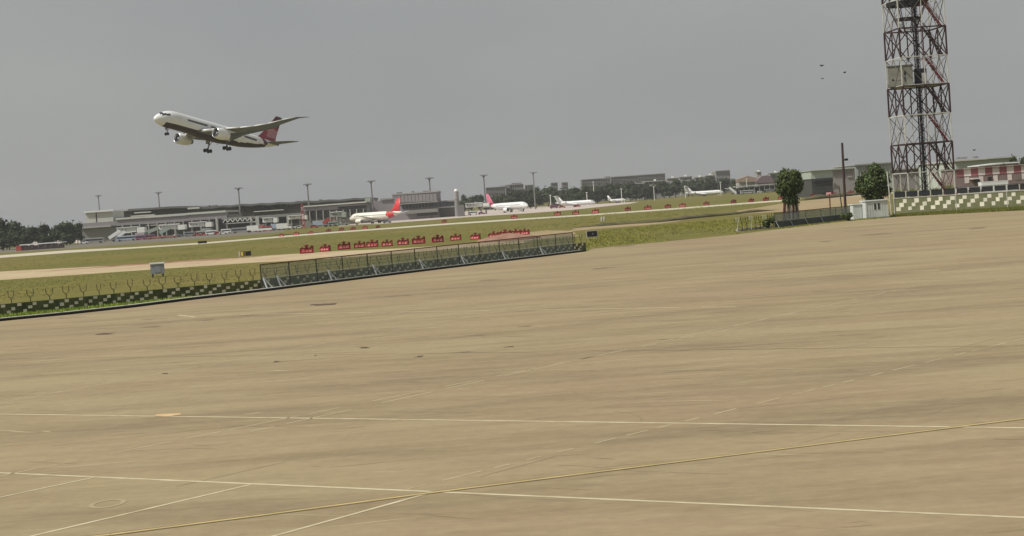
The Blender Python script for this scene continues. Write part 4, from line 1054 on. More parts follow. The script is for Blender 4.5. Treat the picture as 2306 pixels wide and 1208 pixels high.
tj = parked('parked_jet', 'white jet with a high T-shaped tail parked nose right in front of the dark trees', nose=pn, yaw=PI - math.radians(24), finmat='white_paint', **CRJ)
pn = gp(1412, 1190)
parked('parked_jet', 'smallest white jet, low with upswept tail, in the middle of the tree line', nose=pn, yaw=PI - math.radians(20), finmat='white_paint', L=14.0, R=.95, gearh=1.9, wing=((6.0, 2.6, -.6), (6.8, 1.8, -.5), (8.2, .8, .0), (1.5, 6.5)), tails=((12.2, 1.6, 1.0), (13.2, .8, 1.1), (.2, 2.6)), eng=(8.4, 1.5, .45, .42, 2.0, None), finspec=[(.6, 10.6, 3.0), (2.6, 12.3, 1.6), (3.7, 13.2, 1.1)])
pn = gp(1630, 1300)
te = parked('parked_jet', 'white T-tailed jet farthest right, near the white covered ramp', nose=pn, yaw=PI - math.radians(22), finmat='white_paint', **CRJ); te.scale = (1.14,) * 3

# ------------------------------------------------------------------ floodlight masts
def mast(x, ytop, Y, label):
    p = gp(x + 3, Y); h = zat(x, ytop, Y); t = thing('floodlight_mast', label, 'floodlight', (p.x, p.y, 0), 0, 'high floodlight masts along the ramp')
    m = MB(); m.tube([(0, 0, 0), (0, 0, h)], [.55, .34], 8); m.build('pole', 'flat_grey', t)
    m = MB(); n = 14; m.loft([[(r * math.cos(2 * PI * k / n), r * math.sin(2 * PI * k / n), z) for k in range(n)] for r, z in ((.4, h - 1.6), (1.0, h - .6), (1.9, h - .5), (1.9, h), (.5, h + .25))]); m.build('head_frame', 'flat_grey', t)
    for k in range(8):
        a = 2 * PI * k / 8; m = MB(); m.box((2.1 * math.cos(a), 2.1 * math.sin(a), h - .3), (.8, .8, .6), a); m.build('floodlight', 'box_grey', t)
    return t
for x, y, Y, lb in [(226, 440, 1180, 'faint floodlight mast above the pale roof block at far left'), (361, 433, 1120, 'floodlight mast over the left end of the wavy terminal roof'), (541, 423, 960, 'floodlight mast rising over the middle of the wavy terminal'), (696, 414, 960, 'floodlight mast beside the red lattice mast'),
                    (839, 407, 930, 'floodlight mast above the nose of the red-tailed airliner'), (970, 400, 950, 'floodlight mast in front of the tall mauve terminal block'), (1092, 394, 1000, 'floodlight mast above the pink-tailed airliner'), (1203, 388, 1150, 'floodlight mast farthest right, above the dark trees')]:
    mast(x, y, Y, lb)

# ------------------------------------------------------------------ terminal and other buildings
def pbox(mb, x0, x1, yt, yb, Y, dep, out=0.0):
    """block whose front face fills photo columns x0..x1 and rows yt..yb at distance Y (yb None: down to the ground)"""
    xm = (x0 + x1) / 2; a, b = P3(x0, hy(x0), Y - out), P3(x1, hy(x1), Y - out)
    zt1 = zat(xm, yt, Y); zb1 = 0 if yb is None else zat(xm, yb, Y)
    mb.box(((a.x + b.x) / 2, Y - out + dep / 2, (zt1 + zb1) / 2), (abs(b.x - a.x), dep, max(.05, zt1 - zb1)))
def bpart(root, name, m, rects, Y, dep, out=0.0, kind=None):
    for r in rects:
        mb = MB(); pbox(mb, *r, Y, dep, out)
        ox, oy = root.location.x, root.location.y
        mb.v = [(v[0] - ox, v[1] - oy, v[2]) for v in mb.v]; mb.build(name, m, root, kind=kind)
def building(name, label, x, Y, cat='building'):
    p = gp(x, Y); return thing(name, label, cat, (p.x, p.y, 0))
def row(x0, x1, n, gap, yt0, yt1, h):     # n photo-rects evenly from x0 to x1
    w = (x1 - x0) / n
    return [(x0 + i * w + gap, x0 + (i + 1) * w - gap, yt0 + (yt1 - yt0) * (i + .5) / n, yt0 + (yt1 - yt0) * (i + .5) / n + h) for i in range(n)]
YT = 905.0
# west concourse with the pale block
b = building('concourse', 'low grey concourse at the left with a pale square block on its roof', 330, YT)
bpart(b, 'wall', 'concrete_grey', [(178, 262, 507, None), (262, 520, 492, None)], YT, 40)
bpart(b, 'roof_block', 'terminal_pale', [(196, 218, 478, 502), (221, 257, 477, 500)], YT, 26, .5)
bpart(b, 'block_joint', 'terminal_dark', [(218, 221, 478, 501)], YT, 24, .2)
bpart(b, 'roof_slab', 'white_paint', [(192, 259, 474, 478)], YT, 34, 1.6)
bpart(b, 'roof_edge', 'terminal_pale', [(262, 330, 489.5, 493.5), (330, 420, 483.5, 488.5), (420, 510, 477, 481.5)], YT, 44, 2.2)
bpart(b, 'fascia', 'terminal_mauve', [(180, 262, 501, 511), (262, 330, 494, 507), (330, 420, 488.5, 502), (420, 512, 481.5, 495)], YT, 4, 1.6)
bpart(b, 'glass_band', 'terminal_glass', [(264, 330, 508, 513), (330, 420, 500, 504), (420, 520, 497, 505)], YT, 2, 1.0)
bpart(b, 'glass_pane', 'terminal_dark', row(268, 515, 26, .8, 512, 500, 22), YT, 1.2, .8)
bpart(b, 'column', 'concrete_light', row(266, 520, 13, 8.9, 508, 492, 30), YT, 2, 3.0)
bpart(b, 'ledge', 'concrete_light', [(182, 250, 511, 513), (330, 405, 505, 507)], YT, 3, 2.4)
# main hall with a rolling roof
b = building('terminal_hall', 'long dark terminal hall with a rolling wavy roof behind the concourse', 560, 990)
prof_ = [(256, 474), (300, 470.5), (346, 468), (380, 465.5), (410, 464.5), (445, 464), (462, 466.5), (480, 465.5), (505, 462.5), (520, 463.5), (545, 459.5), (565, 460.5), (590, 457.5), (605, 458.8), (630, 455.5), (655, 456.5), (690, 452), (712, 453), (745, 449.5), (765, 450), (800, 446), (815, 446.5), (829, 445)]
def hall(z_off, thick, yy0, yy1):
    tp = [P3(x, y, 990) for x, y in prof_]; ox, oy = b.location.x, b.location.y; mb = MB()
    fine = []
    for i in range(len(tp) - 1):
        fine += [tp[i].lerp(tp[i + 1], j / 3) for j in range(3)]
    fine.append(tp[-1])
    poly = [(p.x - ox, p.z + z_off) for p in fine] + [(p.x - ox, (p.z + z_off - thick) if thick else .0) for p in reversed(fine)]
    mb.prism(poly, yy0 - oy, yy1 - oy); return mb
hall(-1.3, 0, 992, 1060).build('wall', 'terminal_roof', b)
hall(0, 1.2, 986, 1066).build('roof', 'terminal_roof', b)
bpart(b, 'roof_light', 'terminal_pale', [(305, 342, 477.5, 480), (296, 350, 484.5, 487), (425, 452, 467.5, 471)], 990, 6, 5)
bpart(b, 'clerestory', 'terminal_dark', [(262, 300, 486, 490), (346, 425, 475, 481), (575, 640, 476, 478.5)], 990, 1.5, 1)
bpart(b, 'light_band', 'terminal_pale', [(573, 640, 474, 476)], 990, 3, 4)
bpart(b, 'roof_plant', 'flat_grey', [(480, 490, 461.5, 465.5), (668, 676, 452.5, 455), (720, 726, 449, 452), (470, 474, 462.5, 466)], 990, 6, -14)
bpart(b, 'rib', 'terminal_dark', row(522, 682, 24, 2.9, 464, 453, 14), 990, 1.2, .9)
# east concourse
b = building('concourse', 'pale-edged concourse behind the parked red-tailed airliner', 750, 930)
bpart(b, 'wall', 'concrete_grey', [(684, 828, 464, None)], 930, 40)
bpart(b, 'roof_edge', 'terminal_pale', [(684, 735, 462.5, 465.5), (735, 790, 458.5, 461.5), (790, 826, 455, 458)], 930, 46, 2.4)
bpart(b, 'fascia', 'terminal_mauve', [(686, 762, 466, 474), (762, 826, 461, 464)], 930, 3, 1.4)
bpart(b, 'glass_band', 'terminal_glass', [(763, 826, 464.5, 467), (763, 826, 468.5, 470.5)], 930, 2, 1.0)
bpart(b, 'glass_pane', 'terminal_dark', row(690, 826, 14, .9, 478, 472, 16), 930, 1.0, .8)
bpart(b, 'column', 'concrete_light', row(690, 826, 9, 6.8, 476, 470, 24), 930, 2, 2.4)
bpart(b, 'vent_house', 'bridge_green', [(824, 836, 446, 454)], 930, 8, 1)
# link bridge between them
b = building('link_bridge', 'grey truss walkway on columns between the two concourses', 600, 900, 'walkway')
bpart(b, 'deck', 'concrete_grey', [(500, 570, 489, 494), (570, 684, 483, 489)], 900, 6)
bpart(b, 'ledge', 'bridge_white', [(508, 575, 501, 503)], 900, 7, .5)
bpart(b, 'column', 'concrete_light', [(485.5, 490, 490, None), (563, 567, 490, None), (575, 583, 488, None), (645, 650, 486, None)], 900, 2, .3)
bpart(b, 'back_wall', 'terminal_dark', [(500, 560, 494, 513), (570, 684, 490, 506)], 900, 1, -4)
m = MB()
for i in range(6):
    xa = 502 + i * 11; pA = P3(xa, 502 - i * .75, 899); pB = P3(xa + 5.5, 494 - i * .75, 899); pC = P3(xa + 11, 501 - i * .75, 899); l0 = Vector((b.location.x, b.location.y, 0))
    m.bar(pA - l0, pB - l0, .35); m.bar(pB - l0, pC - l0, .35)
m.build('truss', 'bridge_white', b)
# tall mauve block
b = building('terminal_block', 'tall mauve grey terminal block behind the red airliner tail', 910, 950)
bpart(b, 'wall', 'terminal_mauve', [(830, 886, 452, None), (886, 987, 436, None)], 950, 45)
bpart(b, 'parapet', 'flat_pale', [(857, 888, 446.5, 450), (884, 989, 433.5, 436.5)], 950, 48, .8)
bpart(b, 'roof_plant', 'flat_grey', [(896, 906, 432.5, 436), (930, 934, 430, 434), (955, 967, 429.5, 432.5), (838, 846, 449, 453)], 950, 6, -14)
bpart(b, 'wall_panel', 'terminal_mauve', row(888, 985, 12, .45, 440, 436, 17), 950, 1, .6)
bpart(b, 'ledge', 'concrete_light', [(900, 987, 456.5, 458)], 950, 3, 2)
bpart(b, 'glass_pane', 'terminal_glass', row(905, 1024, 16, .7, 462, 454, 9), 950, 1.2, .9)
bpart(b, 'base_wall', 'concrete_grey', [(912, 985, 472, 480)], 950, 4, 2.5)
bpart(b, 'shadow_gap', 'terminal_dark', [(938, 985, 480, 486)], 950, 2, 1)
b = building('terminal_wing', 'low terminal wing with a glass band right of the tall mauve block', 1010, 960)
bpart(b, 'wall', 'concrete_grey', [(988, 1030, 454, None)], 960, 30)
bpart(b, 'roof', 'flat_pale', [(986, 1032, 451.5, 454.5)], 960, 34, 1.2)
bpart(b, 'awning', 'bridge_white', [(981, 1024, 466, 468)], 960, 6, 4)
bpart(b, 'glass_pane', 'terminal_glass', row(989, 1029, 7, .5, 457, 455, 6), 960, 1, .6)
# round beacon tower with a white dome
p = gp(1031, 940); b = thing('beacon_tower', 'slim grey column with a small white dome right of the terminal', 'tower', (p.x, p.y, 0))
hB = zat(1029, 432, 940)
m = MB(); m.tube([(0, 0, 0), (0, 0, hB)], [1.5, 1.1], 12); m.build('shaft', 'flat_grey', b)
m = MB(); m.tube([(0, 0, hB - 4), (0, 0, hB)], [1.35, 1.35], 12); m.build('cabin', 'flat_pale', b)
m = MB(); m.loft([[(1.25 * math.cos(q) * math.cos(2 * PI * k / 12), 1.25 * math.cos(q) * math.sin(2 * PI * k / 12), hB + 1.6 * math.sin(q)) for k in range(12)] for q in (0, .4, .8, 1.2, 1.5)]); m.build('dome', 'white_paint', b, smooth=True)
p = gp(1040, 925); m = MB(); m.box((0, 0, zat(1036, 462, 925) / 2), (3.4, 3.4, zat(1036, 462, 925))); tag(m.build('utility_column', 'flat_grey', loc=(p.x, p.y, 0)), 'square grey column standing on the ramp below the white dome', 'column')

# jet bridges
def jet_bridge(x0, x1, yt, yb, Y, label, m='bridge_white', wins=None):
    b = building('jet_bridge', label, (x0 + x1) / 2, Y, 'jet bridge'); b['group'] = 'white jet bridges along the terminal'
    h = yb - yt; s = -.07 * (x1 - x0) * 0
    xs = x0 + (x1 - x0) * .72
    bpart(b, 'tunnel', m, [(x0 + 1, xs, yt + 1.2, yb)], Y, 5)
    bpart(b, 'cab', m, [(xs + .6, x1, yt + .5, yb + .5)], Y, 6, .6)
    bpart(b, 'roof', 'white_paint', [(x0, xs + 1, yt, yt + 1.5)], Y, 6.5, .7)
    bpart(b, 'window', 'window_dark', [(x0 + 5 + k * (xs - x0 - 7) / 5, x0 + 5 + k * (xs - x0 - 7) / 5 + 1.7, yt + h * .40, yt + h * .56) for k in range(3)], Y, .5, .3)
    bpart(b, 'bellows', 'flat_grey', [(xs - 1.2, xs + .6, yt + 1, yb)], Y, 5.6, .3)
    bpart(b, 'support', 'concrete_light', [(x0 + 6, x0 + 8.5, yb - 1, None), (xs - 5, xs - 2.5, yb - 1, None)], Y, 2, -1)
    bpart(b, 'undercarriage', 'terminal_dark', [(xs + 2, x1 - 2, yb + .5, yb + 5)], Y, 3, .2)
    return b
jet_bridge(262, 325, 511.5, 524, 880, 'white jet bridge farthest left, above the white boarding stairs')
jet_bridge(356, 416, 506, 517, 880, 'second white jet bridge from the left with green steps below')
jet_bridge(424, 476, 500, 511, 880, 'third white jet bridge from the left, below the concourse')
jet_bridge(590, 624, 490, 501, 885, 'white jet bridge near the grey truss walkway')
jet_bridge(648, 690, 485, 494, 890, 'white jet bridge just left of the red lattice mast')
jet_bridge(744, 778, 477, 489, 890, 'pale green grey jet bridge at the nose of the red-tailed airliner', 'bridge_green')
jet_bridge(1047, 1102, 457, 467, 985, 'white jet bridge beside the pink-tailed airliner')

# boarding stairs
def stairs(x0, y0, x1, y1, Y, label, m='white_paint'):
    a = P3(x0, y0, Y); c = P3(x1, y1, Y); base = Vector((a.x, Y, 0)); t = thing('boarding_stairs', label, 'boarding stairs', base)
    a = a - base; c = c - base
    for dy in (-.9, .9):
        s = MB(); s.bar(a + Vector((0, dy, .0)), c + Vector((0, dy, 0)), .25, 1.7); s.build('side_panel', m, t)
    s = MB(); s.bar(a + Vector((0, 0, -.5)), c + Vector((0, 0, -.5)), 1.8, .3); s.build('steps', 'flat_grey', t)
    d = (c - a).normalized(); q = c + Vector((1.6 * (1 if d.x > 0 else -1), 0, -.5)); s = MB(); s.box(q, (3.2, 2.0, .3)); s.build('platform', m, t)
    s = MB(); s.box(((a.x + c.x) / 2 + 1, 0, .9), (abs(c.x - a.x) * .8, 1.9, .7)); s.build('chassis', 'flat_grey', t)
    for k in (-.3, .3):
        w = MB(); w.tube([((a.x + c.x) / 2 + 1 + k * abs(c.x - a.x), -1.05, .5), ((a.x + c.x) / 2 + 1 + k * abs(c.x - a.x), 1.05, .5)], .5, 10); w.build('wheel', 'tyre_rubber', t)
stairs(246, 537, 270, 521, 850, 'bright white boarding stairs at the left end of the terminal ramp')
stairs(266, 532, 280, 523, 862, 'smaller white boarding stairs just right of the bright ones')
stairs(333, 523, 357, 514, 860, 'pale green boarding stairs left of the second jet bridge', 'bridge_green')
stairs(360, 525, 384, 512, 850, 'pale green boarding stairs under the second jet bridge', 'bridge_green')
stairs(728, 504, 741, 493, 850, 'dark red boarding stairs beside the pale green jet bridge', 'vehicle_red')
stairs(1660, 437, 1642, 423, 1250, 'white covered ramp leaning right of the farthest T-tailed jet')

# red lattice mast
p = gp(684, 845); b = thing('lattice_mast', 'thin red lattice mast in front of the jet bridges', 'mast', (p.x, p.y, 0)); hM = zat(680, 460, 845)
m = MB()
for x, y in ((-.7, -.7), (.7, -.7), (.7, .7), (-.7, .7)): m.bar((x, y, 0), (x * .6, y * .6, hM), .22)
m.build('legs_frame', 'lattice_red', b)
for k in range(7):
    m = MB(); z0, z1 = hM * k / 7, hM * (k + 1) / 7
    m.bar((-.65, -.65, z0), (.65, -.65, z1), .14); m.bar((.65, -.65, z0), (-.65, -.65, z1), .14); m.bar((-.65, .65, z0), (.65, .65, z1), .14); m.bar((-.65, -.65, z1), (.65, -.65, z1), .16)
    m.build('bracing', 'lattice_red' if k % 2 == 0 else 'panel_pale', b)

# ground vehicles on the ramp
VEH = {}
def vehicle(kind, x, Y, m, label, rz=0.0, off_y=0):
    dims = {'bus': (10.5, 2.5, 2.5), 'van': (5.2, 2.1, 2.3), 'car': (4.2, 1.8, 1.45), 'tug': (4.0, 2.2, 1.5), 'truck': (8.0, 2.4, 3.2), 'dolly': (9.0, 2.0, 1.25)}[kind]
    p = gp(x, Y); t = thing({'bus': 'ramp_bus', 'van': 'parked_van', 'car': 'parked_car', 'tug': 'baggage_tug', 'truck': 'catering_truck', 'dolly': 'baggage_trailer'}[kind], label, kind, (p.x, p.y, 0), rz)
    L, W, H_ = dims; key = (kind, m)
    if key not in VEH:
        b1 = MB(); g1 = MB(); r1 = MB()
        if kind in ('bus', 'van'):
            b1.prism([(-L / 2, .4), (L / 2, .4), (L / 2, H_ * .55), (L / 2 - .25, H_ - .12), (L / 2 - .5, H_), (-L / 2 + .1, H_), (-L / 2, H_ - .1)], -W / 2, W / 2)
            g1.box((0, 0, H_ * .68), (L * .9, W + .04, H_ * .26)); r1.box((0, 0, H_ + .04), (L * .9, W * .9, .1))
        elif kind == 'dolly':
            for k in range(4): b1.box((-3.4 + k * 2.25, 0, .85), (1.9, W, .55)); g1.box((-3.4 + k * 2.25, 0, .4), (2.0, W * .9, .18)); r1.box((-3.4 + k * 2.25, 0, 1.16), (1.7, W * .9, .06))
        elif kind == 'truck':
            b1.box((-.9, 0, 2.1), (5.6, W, 2.2)); b1.box((2.9, 0, 1.4), (1.8, W * .95, 1.8)); g1.box((3.0, 0, 1.8), (1.65, W, .7)); r1.box((-.9, 0, 3.24), (5.7, W + .06, .1))
        else:
            b1.prism([(-L / 2, .35), (L / 2, .35), (L / 2, .85), (L / 2 - .9, .95), (L / 2 - 1.5, H_), (-L / 2 + .7, H_), (-L / 2 + .1, .95)], -W / 2, W / 2)
            g1.prism([(-L / 2 + .45, .98), (L / 2 - 1.15, .98), (L / 2 - 1.58, H_ - .08), (-L / 2 + .8, H_ - .08)], -W / 2 - .02, W / 2 + .02); r1.box((-.3, 0, H_ + .02), (L * .4, W * .85, .05))
        w1 = MB(); w1.tube([(0, -W / 2 - .02, 0), (0, W / 2 + .02, 0)], .38 if kind not in ('bus', 'truck') else .5, 10)
        VEH[key] = (b1.mesh('body', m), g1.mesh('window', 'window_dark'), r1.mesh('roof', 'white_paint' if kind in ('bus', 'truck') else m), w1.mesh('wheel', 'tyre_rubber'))
    a, g_, r_, w_ = VEH[key]
    link('body', a, t); link('window', g_, t); link('roof', r_, t)
    for k in (-.32, .32): link('wheel', w_, t, (k * L, 0, .45))
for v in [('bus', 286, 838, 'vehicle_blue', 'pale blue ramp bus left of the purple vans'), ('bus', 212, 835, 'vehicle_grey', 'dark grey ramp bus, leftmost below the concourse'), ('car', 190, 828, 'white_paint', 'white car at the far left of the ramp'),
          ('van', 318, 835, 'vehicle_purple', 'purple van right of the pale blue bus'), ('van', 338, 840, 'vehicle_purple', 'purple van nearest the low orange buses'), ('dolly', 352, 822, 'vehicle_orange', 'low red baggage trailers right of the purple vans'), ('dolly', 380, 823, 'vehicle_orange', 'low red baggage trailers nearest the third jet bridge'),
          ('van', 428, 838, 'vehicle_grey', 'grey van left of the third jet bridge'), ('tug', 446, 830, 'vehicle_red', 'red baggage tug below the third jet bridge'), ('car', 462, 834, 'vehicle_red', 'red car right of the baggage tug'), ('van', 476, 832, 'white_paint', 'white van beside the red car'),
          ('tug', 492, 828, 'vehicle_red', 'red baggage tug farther right of the white van'), ('car', 503, 826, 'white_paint', 'small white car alone on the ramp edge'), ('bus', 545, 842, 'vehicle_grey', 'grey bus under the truss walkway'), ('truck', 574, 832, 'bridge_white', 'white catering truck right of the grey bus'),
          ('van', 602, 836, 'vehicle_red', 'red van before the jet bridge near the walkway'), ('car', 656, 834, 'vehicle_grey', 'grey car left of the red lattice mast'), ('truck', 640, 842, 'bridge_white', 'white catering truck left of the red lattice mast'), ('tug', 708, 830, 'vehicle_red', 'red tug right of the lattice mast'),
          ('tug', 872, 800, 'vehicle_grey', 'dark tug beneath the red-tailed airliner'), ('van', 1066, 965, 'white_paint', 'white van under the jet bridge beside the pink-tailed airliner'), ('car', 1085, 960, 'vehicle_purple', 'purple car under the pink-tailed airliner'), ('van', 1248, 1040, 'vehicle_purple', 'purple van at the tail of the T-tailed jet'), ('car', 1266, 1035, 'vehicle_red', 'red car below the T-tailed jet'),
          ('car', 1300, 1030, 'vehicle_red', 'dark red car at the wing of the T-tailed jet'), ('bus', 1684, 1200, 'flat_pale', 'pale bus beneath the open roof left of the round tree'), ('car', 1712, 1195, 'white_paint', 'white car under the open roof left of the round tree'), ('van', 1734, 1190, 'vehicle_grey', 'grey van under the open roof beside the round tree'),
          ('car', 2147, 345, 'bright_red', 'red car parked below the checkered building'), ('van', 2185, 350, 'white_paint', 'white van with only its roof over the boundary wall'), ('truck', 2248, 352, 'white_paint', 'white truck behind the boundary wall at the right')]:
    vehicle(*v)
rv = random.Random(8); xs_v = [272, 300, 322, 346, 372, 400, 414, 436, 455, 470, 510, 526, 588, 614, 628, 664, 674, 722, 752, 768]
for i, x in enumerate(xs_v):
    kd = rv.choice(('van', 'car', 'tug', 'dolly', 'truck')); cm = rv.choice(('white_paint', 'vehicle_grey', 'bridge_green', 'vehicle_red', 'white_paint', 'vehicle_blue'))
    word = {'white_paint': 'white', 'vehicle_grey': 'grey', 'bridge_green': 'pale green', 'vehicle_red': 'red', 'vehicle_blue': 'pale blue'}[cm]
    vehicle(kd, x, 856 + rv.uniform(-5, 8), cm, f'{word} {kd}, {ORD[i]} from the left in the back row under the terminal jet bridges', rv.uniform(-.4, .4))

# left shelter with a white roof
b = building('shelter', 'long low shelter with white roof and red left end before the left trees', 92, 700)
bpart(b, 'roof', 'white_paint', [(42, 90, 550, 552), (90, 138, 546.5, 548.5)], 700, 8, 1)
bpart(b, 'wall', 'roof_mauve', [(46, 136, 552, None)], 700, 5)
bpart(b, 'end_wall', 'vehicle_red', [(34, 46, 554, None)], 700, 6, .5)
bpart(b, 'post', 'flat_grey', row(48, 136, 6, 6.6, 552, 547, 8), 700, .6, .8)
# pale low walls at the ramp edge
for x0, x1, yt, yb, lb in [(563, 610, 515, 519.5, 'low cream barrier wall below the truss walkway'), (622, 655, 511, 515, 'low white barrier wall left of the red lattice mast'), (760, 862, 508, 511, 'long low pink grey barrier wall before the red-tailed airliner')]:
    b = building('barrier_wall', lb, (x0 + x1) / 2, 800, 'barrier'); bpart(b, 'block', 'panel_pale' if x0 > 700 else 'bridge_white', row(x0, x1, 8, .15, yt + 1.5, yt - 1.5, yb - yt), 800, 1.2)

# ------------------------------------------------------------------ apartment blocks and hangars far behind
def block(label, x0, x1, yt, Y, m, floors, cols, steps=(), wm='terminal_dark', dep=30):
    b = building('apartment_block', label, (x0 + x1) / 2, Y)
    yb = hy((x0 + x1) / 2) + 3; n = max(1, round((x1 - x0) / 60)); w = (x1 - x0) / n
    for i in range(n):
        xa, xb = x0 + i * w, x0 + (i + 1) * w; tilt = -.07 * (xa + w / 2 - (x0 + x1) / 2)
        bpart(b, 'wall', m, [(xa, xb, yt + tilt, None)], Y, dep)
        cc = max(2, cols // n); H_ = yb - yt
        for f in range(floors):
            y0 = yt + tilt + H_ * (f + .28) / floors
            bpart(b, 'window', wm, row(xa + .5, xb - .5, cc, (xb - xa) / cc * .26, y0, y0, H_ / floors * .5), Y, .6, .4)
        bpart(b, 'parapet', 'flat_pale', [(xa, xb, yt + tilt - .8, yt + tilt + .8)], Y, dep + 1, .6)
    for sx0, sx1, sy in steps: bpart(b, 'roof_house', m, [(sx0, sx1, sy, sy + 6)], Y, 10, -4)
    return b
block('grey stepped apartment block behind the pink-tailed airliner', 1096, 1140, 421.5, 1650, 'flat_grey', 4, 8, ((1128, 1150, 418),))
block('taller grey apartment block right of the stepped one', 1141, 1181, 415.5, 1660, 'flat_grey', 5, 8, ((1155, 1177, 412),))
block('low grey apartment block left of the long block', 1184, 1206, 417, 1700, 'flat_pale', 4, 4)
block('narrow grey tower block above the dark trees', 1243, 1258, 412, 1700, 'flat_grey', 5, 3)
block('second narrow grey tower block above the dark trees', 1268, 1281, 411, 1700, 'flat_grey', 5, 3)
block('long grey apartment block, left part of the skyline ridge', 1312, 1376, 403, 1750, 'flat_grey', 6, 12, ((1365, 1377, 397.5),))
block('long grey apartment block, right part of the skyline ridge', 1378, 1500, 395, 1780, 'flat_grey', 6, 22, ((1380, 1400, 398),))
block('dark grey office block alone on the skyline left of the round tree', 1614, 1646, 384.5, 1700, 'flat_grey', 3, 7)
for i, (x0, x1, yt, Y) in enumerate([(1414, 1452, 414.5, 1420), (1452, 1502, 409, 1430), (1504, 1530, 402, 1650), (1532, 1560, 399, 1680), (1566, 1590, 400, 1650), (1590, 1612, 396, 1660), (1706, 1716, 388, 1700), (1735, 1762, 390, 1700)]):
    b = building('white_house', f'{ORD[i]} from the left of the small pale houses among the skyline trees', (x0 + x1) / 2, Y); b['group'] = 'small pale houses on the skyline'
    bpart(b, 'wall', 'flat_pale', [(x0, x1, yt, None)], Y, 14); bpart(b, 'roof', 'concrete_light', [(x0 - 1, x1 + 1, yt - 1.5, yt)], Y, 16, .8)
    bpart(b, 'window', 'terminal_dark', row(x0 + 1, x1 - 1, 5, 1.2, yt + 2, yt + 2, 3), Y, .5, .3)
    bpart(b, 'water_tank', 'bridge_white', [((x0 + x1) / 2 - 2, (x0 + x1) / 2 + 2, yt - 5, yt - 1.5)], Y, 4, -5)
b = building('tan_roof_house', 'house with a tan pitched roof left of the round tree', 1685, 1380)
for nm, mm, pts, yy in (('roof', 'roof_tan', [(1662, 404), (1684, 396.5), (1708, 402), (1706, 409), (1664, 411)], 1380), ('wall', 'flat_pale', [(1664, 411), (1706, 409), (1706, 424), (1664, 427)], 1382)):
    mb = MB(); pp = [P3(x, y, yy) for x, y in pts]; mb.prism([(p.x - b.location.x, p.z) for p in pp], yy - 1380, yy - 1380 + 18); mb.build(nm, mm, b)
b = building('mauve_roof_house', 'house with a dark mauve hipped roof beside the round tree', 1722, 1370)
for nm, mm, pts, yy in (('roof', 'roof_mauve', [(1702, 409), (1716, 397), (1730, 395), (1744, 404), (1744, 411), (1704, 413)], 1370), ('wall', 'flat_grey', [(1704, 413), (1744, 411), (1744, 420), (1704, 423)], 1372)):
    mb = MB(); pp = [P3(x, y, yy) for x, y in pts]; mb.prism([(p.x - b.location.x, p.z) for p in pp], yy - 1370, yy - 1370 + 18); mb.build(nm, mm, b)
b = building('open_shed', 'long open shed with a thin pale roof left of the round tree', 1705, 1210)
bpart(b, 'roof', 'concrete_light', [(1656, 1700, 418.5, 420.5), (1700, 1750, 415, 417)], 1210, 14, 1)
bpart(b, 'back_wall', 'terminal_dark', [(1658, 1750, 421, None)], 1210, 1, -10)
bpart(b, 'post', 'concrete_light', row(1658, 1750, 8, 5.2, 419, 417, 12), 1210, .6, .2)
# thin white lamp posts in front of the trees
for i, (x, yt, Y) in enumerate([(1241, 440, 1120), (1323, 434, 1120), (1339, 410, 1300), (1401, 426, 1180), (1474, 421, 1180), (1544, 419, 1230), (1624, 411, 1230), (1683, 403, 1250)]):
    p = gp(x, Y); h = zat(x, yt, Y); t = thing('light_post', f'{ORD[i]} thin white light post from the left before the tree belt', 'light post', (p.x, p.y, 0), 0, 'thin white light posts before the trees')
    m = MB(); m.tube([(0, 0, 0), (0, 0, h)], .26, 6); m.build('pole', 'bridge_white', t); m = MB(); m.box((0, -.3, h), (1.2, .7, .5)); m.build('lamp_head', 'bridge_white', t)

# hangars on the right
b = building('hangar', 'large pale green hangar left of the tall dark pole', 1880, 620)
bpart(b, 'wall', 'hangar_green', [(1827, 1876, 384, 402)], 620, 40); bpart(b, 'wall', 'hangar_wall', [(1876, 1926, 381, None)], 620, 40)
bpart(b, 'roof', 'hangar_green', [(1826, 1876, 382.5, 384.2), (1876, 1928, 378, 381)], 620, 44, 1)
bpart(b, 'base', 'terminal_dark', [(1828, 1876, 402, None)], 620, 38, -1)
bpart(b, 'window', 'terminal_glass', row(1830, 1874, 7, 1.0, 404, 401, 5), 620, .5, 1.2)
bpart(b, 'door', 'flat_pale', [(1908, 1920, 397, 400)], 620, .5, .4)
bpart(b, 'wall_rib', 'hangar_wall', row(1878, 1925, 9, 2.2, 386, 383, 14), 620, .5, .3)
b = building('hangar', 'taller green grey hangar block behind the full dark tree', 1962, 640)
bpart(b, 'wall', 'hangar_green', [(1927, 2010, 370, None)], 640, 40); bpart(b, 'roof', 'flat_pale', [(1926, 2012, 367.5, 370.2)], 640, 44, 1)
bpart(b, 'wall_rib', 'hangar_wall', row(1930, 2008, 12, 2.7, 376, 371, 26), 640, .5, .3)
b = building('hangar', 'low mauve grey hangar seen through the legs of the tower', 2080, 640)
bpart(b, 'wall', 'hangar_wall', [(2010, 2150, 379, None)], 640, 40); bpart(b, 'roof', 'hangar_green', [(2008, 2080, 378.5, 381.5), (2080, 2152, 373.5, 376.5)], 640, 44, 1)
bpart(b, 'wall_rib', 'flat_grey', row(2012, 2148, 16, 3.6, 388, 379, 12), 640, .5, .3)
b = building('hangar', 'long pale green hangar roof above the red and white checkered building', 2220, 560)
bpart(b, 'wall', 'hangar_green', [(2152, 2225, 361, None), (2225, 2290, 356.5, None)], 560, 50)
bpart(b, 'roof_edge', 'concrete_light', [(2150, 2225, 359.5, 362), (2225, 2292, 354, 356.5)], 560, 54, 1.2)
bpart(b, 'roof_vent', 'flat_grey', [(2160, 2163, 354, 358), (2168, 2172, 353.5, 357.5), (2176, 2180, 353.5, 357), (2196, 2205, 352, 355.5)], 560, 3, -8)
